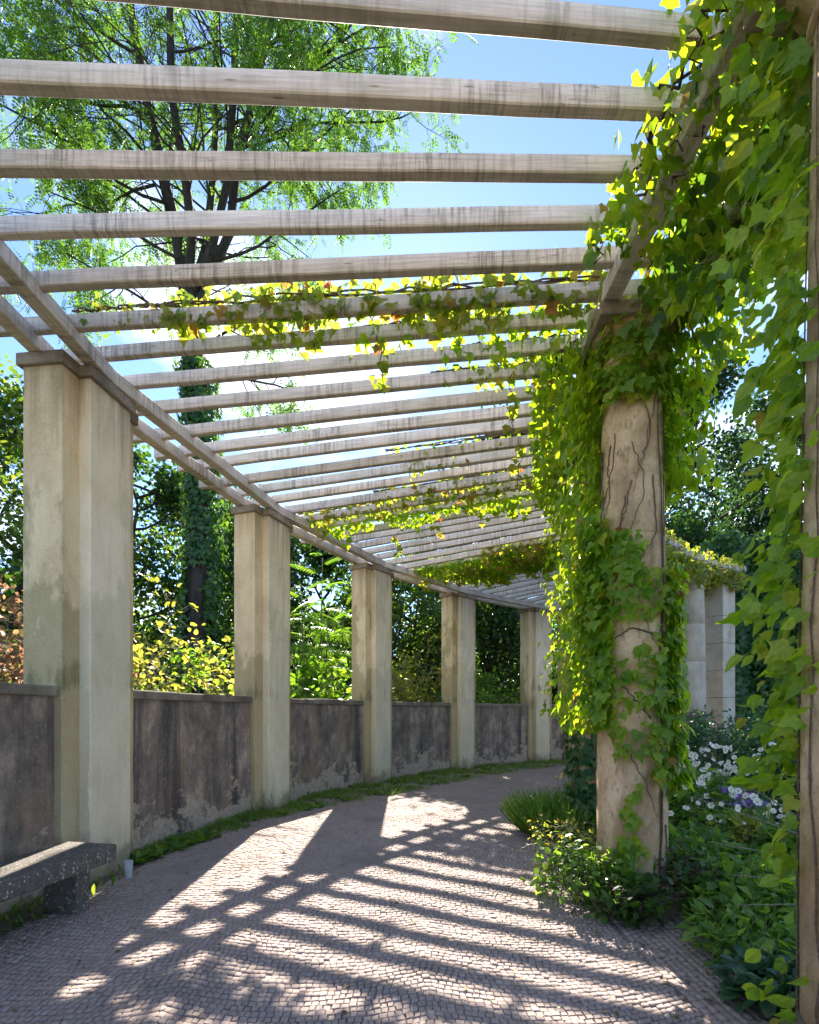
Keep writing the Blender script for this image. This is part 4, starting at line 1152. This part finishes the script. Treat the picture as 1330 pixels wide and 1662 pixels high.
def rafter_vine(label, k, R0, R1, per_m, size, mat, hang=.20, above=.10, side=.055):
    ph = RAF[k]; n = int(per_m * (R1 - R0))
    v = thing('rafter_creeper', PT((R0 + R1) / 2, ph, RAF_Z), label, 'creeper', 'creepers on the roof timbers')
    R = rng.uniform(R0, R1, n)
    w_ = np.clip(.55 + .45 * np.sin(R * 5.1 + k) + .3 * np.sin(R * 13.7 + 2 * k), .08, 1.3)
    keep = rng.uniform(size=n) < .35 + .65 * w_; R = R[keep]; w_ = w_[keep]; n = len(R)
    hg = rng.uniform(size=n) < .5
    z = np.where(hg, RAF_Z + .03 - hang * w_ * rng.uniform(0, 1, n) ** 1.5, RAF_Z + RAF_H + above * rng.uniform(-.3, 1, n))
    off = rng.normal(size=n) * side
    t_ = np.array([sin(ph), cos(ph), 0]); e = np.array([-cos(ph), sin(ph), 0])
    pos = np.array([XC, YC, 0])[None] + e * R[:, None] + t_ * off[:, None]; pos[:, 2] = z
    tip = nrm(rnd3(n) * .6 - UP * .8); nor = nrm(rnd3(n) * .6 + UP * .5 - t_ * .5)
    cloud('leaves', LEAF_IVY, pos, tip, nor, rng.uniform(.7, 1.25, n) * size, mat, v)
    m = MB()
    for s_ in range(3):
        rr = np.linspace(R0, R1 + .1, 22)
        m.tube([PT(x, ph + rng.normal() * .0012, RAF_Z + RAF_H + .012 + abs(rng.normal()) * .012) for x in rr], .007, 5)
    m.build('vine_stem', M['stem'], v, True)
    return v
rafter_vine('dense yellowing creeper along the highest overgrown rafter', 6, 10.3, 13.65, 330, .082, L['creeper_yellow'], .26, .12)
rafter_vine('thin brown-leaved creeper tip on the left end of the overgrown rafter', 6, 13.6, 14.35, 110, .05, L['creeper_yellow'], .05, .05)
rafter_vine('short creeper tuft at the column end below the overgrown rafter', 7, 10.3, 12.3, 120, .07, L['creeper'], .24, .05)
rafter_vine('sparse creeper leaves at the column end two rafters below the overgrown one', 8, 10.3, 11.3, 120, .065, L['creeper'], .12, .05)
rafter_vine('yellow-leaved creeper on the right third of the third rafter below the overgrown one', 9, 10.3, 11.6, 190, .06, L['creeper_yellow'], .12, .08)
rafter_vine('thin creeper strand on a middle rafter, right half', 13, 10.3, 12.4, 60, .05, L['creeper'], .06, .06)
rafter_vine('small yellow creeper tuft halfway along a middle rafter', 14, 11.5, 12.3, 160, .055, L['creeper_yellow'], .10, .06)
rafter_vine('creeper on the right half of the rafter above the middle leafy band', 16, 10.3, 13.0, 160, .065, L['creeper_yellow'], .14, .08)
rafter_vine('upper row of the middle leafy band across the roof', 17, 10.3, 14.5, 230, .075, L['creeper_yellow'], .16, .10)
rafter_vine('lower row of the middle leafy band across the roof', 18, 10.3, 14.5, 300, .08, L['creeper'], .26, .10)
rafter_vine('creeper tufts on the right half just below the middle leafy band', 19, 10.3, 11.4, 160, .075, L['creeper'], .25, .08)
rafter_vine('upper row of the far leafy band across the roof', 26, 10.3, 14.5, 520, .085, L['creeper'], .28, .10, .10)
rafter_vine('lower row of the far leafy band across the roof', 27, 11.3, 14.6, 520, .085, L['creeper_yellow'], .28, .10, .10)
rafter_vine('far creeper strand just past the far leafy band', 28, 11.5, 14.2, 560, .085, L['creeper'], .28, .10, .11)

rafter_vine('farthest creeper strand over the middle of the roof', 29, 11.7, 14.0, 560, .085, L['creeper'], .28, .10, .11)
rafter_vine('thin creeper row just above the far leafy band', 25, 10.3, 12.6, 420, .08, L['creeper_yellow'], .22, .08, .10)
# small hanging shoots
for lab, k, R, ln, cnt in (('hanging shoot with pale leaves below the overgrown rafter', 7, 12.05, .42, 16), ('short hanging shoot right of the middle of the roof', 9, 10.95, .5, 14), ('hanging shoot below the middle leafy band', 18, 12.4, .45, 14), ('hanging shoot at the left of the far rafters', 20, 13.4, .35, 12), ('hanging shoot near the column in mid roof', 13, 10.9, .5, 18)):
    p_ = PT(R, RAF[k], RAF_Z)
    v = thing('hanging_shoot', p_, lab, 'creeper', 'creepers on the roof timbers')
    zz = np.linspace(.05, -ln, 8); P = [p_ + np.array([rng.normal() * .02, -.04 + rng.normal() * .015, z]) for z in zz]
    m = MB(); m.tube(P, .004, 4); m.build('vine_stem', M['stem'], v, True)
    n = cnt; f = rng.uniform(.1, 1, n); pos = p_ + np.stack([rng.normal(size=n) * .04, -.04 + rng.normal(size=n) * .04, -ln * f], 1)
    leaf_objects('leaf', [LEAF_IVY_HI], pos, nrm(rnd3(n) * .6 - UP * .8), nrm(rnd3(n) * .4 + np.array([0, -.8, .4])), rng.uniform(.05, .085, n), L['creeper_yellow'], v)

# ------------------------------------------------------------------ flower bed
def blades(n, cx, cy, rx, ry, h0, h1, w, lean=.35, z0=.0):
    a = rng.uniform(0, 2 * pi, n); q = np.sqrt(rng.uniform(0, 1, n))
    pos = np.stack([cx + rx * q * np.cos(a), cy + ry * q * np.sin(a), np.full(n, z0)], 1)
    tip = nrm(np.stack([np.cos(a) * q * lean, np.sin(a) * q * lean, np.ones(n)], 1) + rnd3(n) * .22)
    return pos, tip, rng.uniform(h0, h1, n)
BLADE = T_([(-.03, 0, 0), (.03, 0, 0), (-.024, .5, .03), (.024, .5, .03), (0, 1, -.10)], [(0, 1, 3), (0, 3, 2), (2, 3, 4)])
FLOWER5 = (lambda: (lambda V, F: (np.array(V), np.array(F)))(*(lambda: (
    [v for k in range(6) for v in [(0, 0, 0), (.30 * sin(k * pi / 3 - .55) * 1.3, .30 * cos(k * pi / 3 - .55) * 1.3, .06), (.5 * sin(k * pi / 3 - .22), .5 * cos(k * pi / 3 - .22), .10), (.5 * sin(k * pi / 3 + .22), .5 * cos(k * pi / 3 + .22), .10), (.30 * sin(k * pi / 3 + .55) * 1.3, .30 * cos(k * pi / 3 + .55) * 1.3, .06)]],
    [f for k in range(6) for f in [(5 * k, 5 * k + 2, 5 * k + 1), (5 * k, 5 * k + 3, 5 * k + 2), (5 * k, 5 * k + 4, 5 * k + 3)]]))()))()
DISC = T_([(0, 0, .12)] + [(.13 * cos(k * pi / 4), .13 * sin(k * pi / 4), .05) for k in range(8)], [(0, 1 + k, 1 + (k + 1) % 8) for k in range(8)])
def flowering(name, label, cat, c, rx, ry, H, nleaf, lsize, lmat, tm, flowers, fsize, fmat, fz, centre='yellow_centre', nst=40, group=None, ltop=.75):
    t = thing(name, (c[0], c[1], .03), label, cat, group)
    m = MB(); hp = []
    for k in range(nst):
        a = rng.uniform(0, 2 * pi); q = math.sqrt(rng.uniform(0, 1))
        b0 = np.array([c[0] + rx * .7 * q * cos(a), c[1] + ry * .7 * q * sin(a), .02]); h = rng.uniform(.6, 1.0) * H
        e = b0 + np.array([rx * .35 * q * cos(a) + rng.normal() * .05, ry * .35 * q * sin(a) + rng.normal() * .05, h])
        P = [b0 * (1 - u) + e * u + np.array([0, 0, .0]) for u in np.linspace(0, 1, 4)]
        m.tube(P, np.linspace(.004, .002, 4), 4, False); hp.append(e)
    m.build('stalk', M['stalk'], t, True, kind='stuff')
    a = rng.uniform(0, 2 * pi, nleaf); q = np.sqrt(rng.uniform(0, 1, nleaf))
    pos = np.stack([c[0] + rx * q * np.cos(a), c[1] + ry * q * np.sin(a), .03 + H * ltop * (1 - .5 * q ** 3) * rng.uniform(.05, 1, nleaf) ** .7], 1)
    cloud('foliage', tm, pos, nrm(rnd3(nleaf) * .8 + np.stack([np.cos(a) * q, np.sin(a) * q, 0 * a - .1], 1)), nrm(rnd3(nleaf) * .5 + UP), rng.uniform(.6, 1.3, nleaf) * lsize, lmat, t)
    if flowers:
        hp = np.array(hp); idx = np.arange(flowers) % len(hp)
        fp = hp[idx] + rng.normal(size=(flowers, 3)) * np.array([.07, .07, .05]); fp[:, 2] = np.clip(fp[:, 2], fz[0], fz[1])
        tip = nrm(rnd3(flowers) + np.array([0, 0, .0])); nor = nrm(rnd3(flowers) * .55 + np.array([-.45, -.75, .6]))
        sz = rng.uniform(.5, 1.2, flowers) * fsize
        st = len(bpy.data.objects)
        leaf_objects('flower', [FLOWER5], fp, tip, nor, sz, fmat, t)
        if centre:
            cloud('flower_centres', DISC, fp + nor * .002, tip, nor, sz, M[centre], t)
    return t
flowering('white_anemone', 'tall clump of white anemones right behind the large column', 'flowers', (3.02, 5.75), .68, .7, 1.05, 1600, .10, L['bed'], LEAF_IVY, 170, .068, M['white_petal'], (.5, 1.12), nst=95)
flowering('white_anemone', 'looser white anemones in front of the purple flowers', 'flowers', (2.95, 4.95), .45, .45, .70, 700, .095, L['bed'], LEAF_IVY, 40, .062, M['white_petal'], (.45, .8), nst=40)
flowering('white_anemone', 'few white anemones beside the right edge column', 'flowers', (3.05, 4.15), .35, .35, .78, 420, .09, L['bed'], LEAF_IVY, 14, .065, M['white_petal'], (.55, .85), nst=24)
flowering('purple_aster', 'small bunch of violet asters among the white flowers', 'flowers', (3.14, 5.12), .17, .12, .66, 120, .05, L['bed'], LEAF_DIAMOND, 46, .05, M['purple_petal'], (.58, .70), nst=40)
flowering('yellow_flower', 'few small yellow flowers beside the hidden column', 'flowers', (2.35, 7.9), .2, .2, .55, 160, .06, L['bed'], LEAF_DIAMOND, 12, .06, M['yellow_petal'], (.45, .62), None, nst=14)
flowering('bed_perennial', 'lush green perennial foliage right of the large column base', 'plant', (2.35, 4.35), .38, .55, .60, 1100, .10, L['bed'], LEAF_DIAMOND, 0, 0, None, None)
flowering('bed_perennial', 'yellow-green perennial in the middle of the bed', 'plant', (2.95, 4.65), .42, .4, .70, 1000, .085, L['yellow'], LEAF_DIAMOND, 0, 0, None, None)
flowering('bed_perennial', 'bright green leafy plant near the right edge column', 'plant', (2.30, 3.60), .40, .42, .50, 1300, .10, L['bed'], LEAF_DIAMOND, 0, 0, None, None)
flowering('bed_perennial', 'blue-green broad-leaved plant at the paving edge, lower right', 'plant', (1.95, 3.08), .28, .36, .36, 520, .085, L['bed'], LEAF_DIAMOND, 0, 0, None, None)
flowering('bed_perennial', 'dark leafy plant below the right edge column, lowest in the bed', 'plant', (1.83, 2.62), .24, .26, .26, 420, .075, L['bed_blue'], LEAF_ROUND, 0, 0, None, None)
flowering('bed_perennial', 'small pale-leaved plant under the white anemones', 'plant', (2.15, 5.2), .3, .4, .45, 600, .08, L['bed'], LEAF_IVY, 0, 0, None, None)
flowering('bed_perennial', 'dark green filler foliage behind the violet asters', 'plant', (4.3, 6.6), .7, .6, .55, 900, .10, L['wood_dark'], LEAF_ROUND, 0, 0, None, None)
shrub('rose_bush', 'rounded blue-green bush in front of the pale far column', 'shrub', np.array([4.9, 8.6, 0.02]), 1.45, 1.1, 22, 5200, LEAF_DIAMOND, .075, L['bed_blue'], 'stalk', .008, low=.15, sig=.10)
shrub('rose_bush', 'second blue-green bush right of the pale end pillar', 'shrub', np.array([6.4, 9.3, 0.02]), 1.5, 1.0, 16, 3600, LEAF_DIAMOND, .08, L['bed_blue'], 'stalk', .008, low=.15, sig=.10)
shrub('dark_bush', 'dark bush deep in the bed behind the right edge column', 'shrub', np.array([6.6, 7.3, 0.02]), 1.5, 1.1, 14, 3600, LEAF_ROUND, .08, L['wood_dark'], 'stalk', .008, low=.1, sig=.12)
# long arching canes
cn = thing('bramble_canes', (2.75, 3.35, .03), 'long thin green canes arching over the bed towards the column', 'plant')
for (a, b_, c_) in (((2.75, 3.3, .55), (2.4, 3.6, .72), (1.95, 3.9, .86)), ((2.7, 3.2, .5), (2.35, 3.35, .55), (1.95, 3.5, .60)), ((2.75, 3.15, .42), (2.3, 3.2, .44), (1.95, 3.25, .46)), ((2.7, 3.4, .6), (2.5, 3.9, .95), (2.3, 4.3, 1.0)), ((2.75, 3.05, .36), (2.3, 3.1, .34), (1.9, 3.1, .33))):
    m = MB(); a, b_, c_ = map(np.array, (a, b_, c_)); root = np.array([2.85, 3.3, 0.0])
    P = [root] + [(1 - u) ** 2 * a + 2 * u * (1 - u) * b_ + u * u * c_ for u in np.linspace(0, 1, 9)]
    m.tube(P, np.linspace(.006, .003, len(P)), 5); m.build('cane', M['twig'], cn, True)

# plants at the column feet
shrub('column_foot_weed', 'leafy weeds at the left foot of the large column', 'plant', np.array([1.28, 4.02, .0]), .46, .26, 16, 520, LEAF_ROUND, .055, L['bed'], 'stalk', .004, low=.05, sig=.04)
shrub('column_foot_weed', 'pale variegated weed left behind the large column foot', 'plant', np.array([1.40, 4.75, .0]), .52, .18, 12, 300, LEAF_DIAMOND, .05, L['yellow'], 'stalk', .004, low=.1, sig=.03)
shrub('column_foot_weed', 'dark creeper clump spilling over the plinth of the large column', 'plant', np.array([1.50, 3.72, .0]), .30, .22, 14, 340, LEAF_ROUND, .065, L['creeper_dark'], 'stem', .004, low=.05, sig=.04)
shrub('column_foot_weed', 'creeper clump on the right of the large column plinth', 'plant', np.array([1.98, 3.80, .0]), .42, .18, 12, 260, LEAF_ROUND, .06, L['creeper_dark'], 'stem', .004, low=.05, sig=.04)
lav = thing('lavender_clump', (1.72, 6.35, 0), 'feathery green clump bulging onto the path behind the large column', 'plant')
pos, tip, h = blades(2200, 1.72, 6.35, .34, .42, .28, .56, .01, .9)
cloud('blades', BLADE, pos, tip, nrm(rnd3(len(pos))), h, L['grass'], lav)
n = 2200; idx = rng.integers(len(pos), size=n); f = rng.uniform(.3, 1, n)
cloud('foliage', LEAF_DIAMOND, pos[idx] + tip[idx] * (h[idx] * f)[:, None], nrm(tip[idx] + rnd3(n) * .7), rnd3(n), rng.uniform(.03, .055, n), L['grass'], lav)

# weeds and grass along the foot of the wall, thicker towards the far bend
def verge(ph): return np.interp(ph, [.12, .2, .30, .36, .45, .56, .75, 1.05], [.24, .38, .55, .75, 1.2, 1.4, 1.35, 1.2])
n = 26000
ph = .135 + .93 * rng.uniform(0, 1, n) ** .85; w_ = verge(ph)
R = 14.66 - w_ * rng.uniform(0, 1, n) ** 1.5
keep = (np.sin(ph * 47 + R * 3) + np.sin(ph * 113 + 1.7 * R) + rng.normal(size=n) * .7 > -.1); ph, R = ph[keep], R[keep]; n = len(ph)
pos = np.stack([XC - R * np.cos(ph), YC + R * np.sin(ph), np.full(n, .002)], 1)
vg = cloud('grass_verge', BLADE, pos, nrm(rnd3(n) * .55 + UP * .7), rnd3(n), rng.uniform(.05, .14, n), L['grass'])
tag(vg, 'ragged grass growing along the foot of the low wall', 'grass', kind='stuff')
BL = T_([(-.10, 0, 0), (.10, 0, 0), (-.17, .45, .10), (.17, .45, .10), (-.13, .8, .08), (.13, .8, .08), (0, 1, .0), (0, .45, .06)], [(0, 1, 7), (0, 7, 2), (1, 3, 7), (2, 7, 4), (7, 3, 5), (4, 7, 5), (4, 5, 6)])
rosettes = []
for k in range(150):
    p_ = .128 + .72 * rng.uniform(0, 1) ** 1.3; R_ = 14.62 - (verge(p_) * .85) * rng.uniform(0, 1) ** 1.4
    rosettes.append((PT(R_, p_, .004), rng.uniform(.6, 1.25)))
for k in range(16): rosettes.append((PT(14.60 - rng.uniform(0, .32), rng.uniform(.136, .21), .004), rng.uniform(.9, 1.4)))
pp, tt, nn, ss = [], [], [], []
for c, s_ in rosettes:
    for k in range(int(rng.integers(7, 13))):
        a = rng.uniform(0, 2 * pi); el = rng.uniform(.1, .7)
        pp.append(c); tt.append((cos(a), sin(a), el)); nn.append((-cos(a) * el, -sin(a) * el, 1)); ss.append(.13 * s_ * rng.uniform(.6, 1.2))
wd = cloud('wall_foot_weeds', BL, np.array(pp), nrm(tt), nrm(nn), np.array(ss), L['bed'])
tag(wd, 'broad-leaved dandelion-like weeds along the foot of the low wall', 'weeds', kind='stuff')
n = 420
ph = rng.uniform(-.05, .12, n) ; R = 14.64 - rng.uniform(0, .5, n) ** 1.4
pos = np.stack([XC - R * np.cos(ph), YC + R * np.sin(ph), np.full(n, .004)], 1)
w2 = cloud('bench_weeds', BL, pos, nrm(rnd3(n) * .9 + UP * .35), nrm(rnd3(n) * .3 + UP), rng.uniform(.03, .09, n), L['bed'])
tag(w2, 'small weeds growing under and behind the concrete bench', 'weeds', kind='stuff')
# fallen leaves and petals
n = 1100
ph = rng.uniform(-.1, .9, n); R = np.where(rng.uniform(size=n) < .25, rng.uniform(9.95, 11.2, n), np.where(rng.uniform(size=n) < .6, 14.6 - rng.uniform(0, 1, n) ** 1.8 * 1.7, rng.uniform(10.2, 14.4, n)))
pos = np.stack([XC - R * np.cos(ph), YC + R * np.sin(ph), np.full(n, .019)], 1)
fl = cloud('fallen_leaves', LEAF_ROUND, pos, nrm(np.stack([rng.normal(size=n), rng.normal(size=n), 0 * ph], 1)), nrm(rnd3(n) * .18 + UP), rng.uniform(.012, .04, n), L['dry'])
tag(fl, 'scattered fallen leaves and petals on the paving', 'leaf litter', kind='stuff')

# ivy-smothered mass beyond the end pillar
cI = W(1195, 1154.6, 15.6); cI[2] = -.03
iv = thing('ivy_mound', cI, 'tall dark ivy-smothered mound with a sunlit crest beyond the end pillar', 'ivy')
hx, hy = 2.1, 1.0
def mound_h(x): return 6.25 - .22 * ((x + .3) / 1.0) ** 2 + .12 * np.sin(x * 5)
V, F = [], []; nx = 26
for k in range(nx + 1):
    x = -hx + 2 * hx * k / nx; h = float(mound_h(x))
    V += [(cI[0] + x, cI[1] - hy * .8, 0), (cI[0] + x, cI[1] + hy * .8, 0), (cI[0] + x, cI[1] + hy * .6, h - .35), (cI[0] + x, cI[1] - hy * .6, h - .35)]
for k in range(nx):
    for q in range(4): F.append((k * 4 + q, k * 4 + (q + 1) % 4, k * 4 + 4 + (q + 1) % 4, k * 4 + 4 + q))
F += [(0, 1, 2, 3), (nx * 4 + 3, nx * 4 + 2, nx * 4 + 1, nx * 4)]
fix(mk('core', V, F, M['bark'], iv))
n = 15000
x = rng.uniform(-hx - .15, hx + .15, n); tpz = mound_h(x)
fr = rng.uniform(size=n)
z = np.where(fr < .25, tpz - .3 + rng.uniform(0, .35, n), tpz * rng.uniform(0, 1, n) ** .8)
y = np.where(fr < .25, rng.uniform(-hy, hy, n), -hy * .8 - rng.uniform(0, .45, n) * (1 + .4 * np.sin(x * 6)))
pos = np.stack([cI[0] + x, cI[1] + y, z], 1)
cloud('leaves', LEAF_IVY, pos, nrm(rnd3(n) * .45 - UP * .9 + np.array([0, -.3, 0])), nrm(rnd3(n) * .5 + np.array([0, -.6, .6])), rng.uniform(.11, .2, n), L['ivy'], iv)
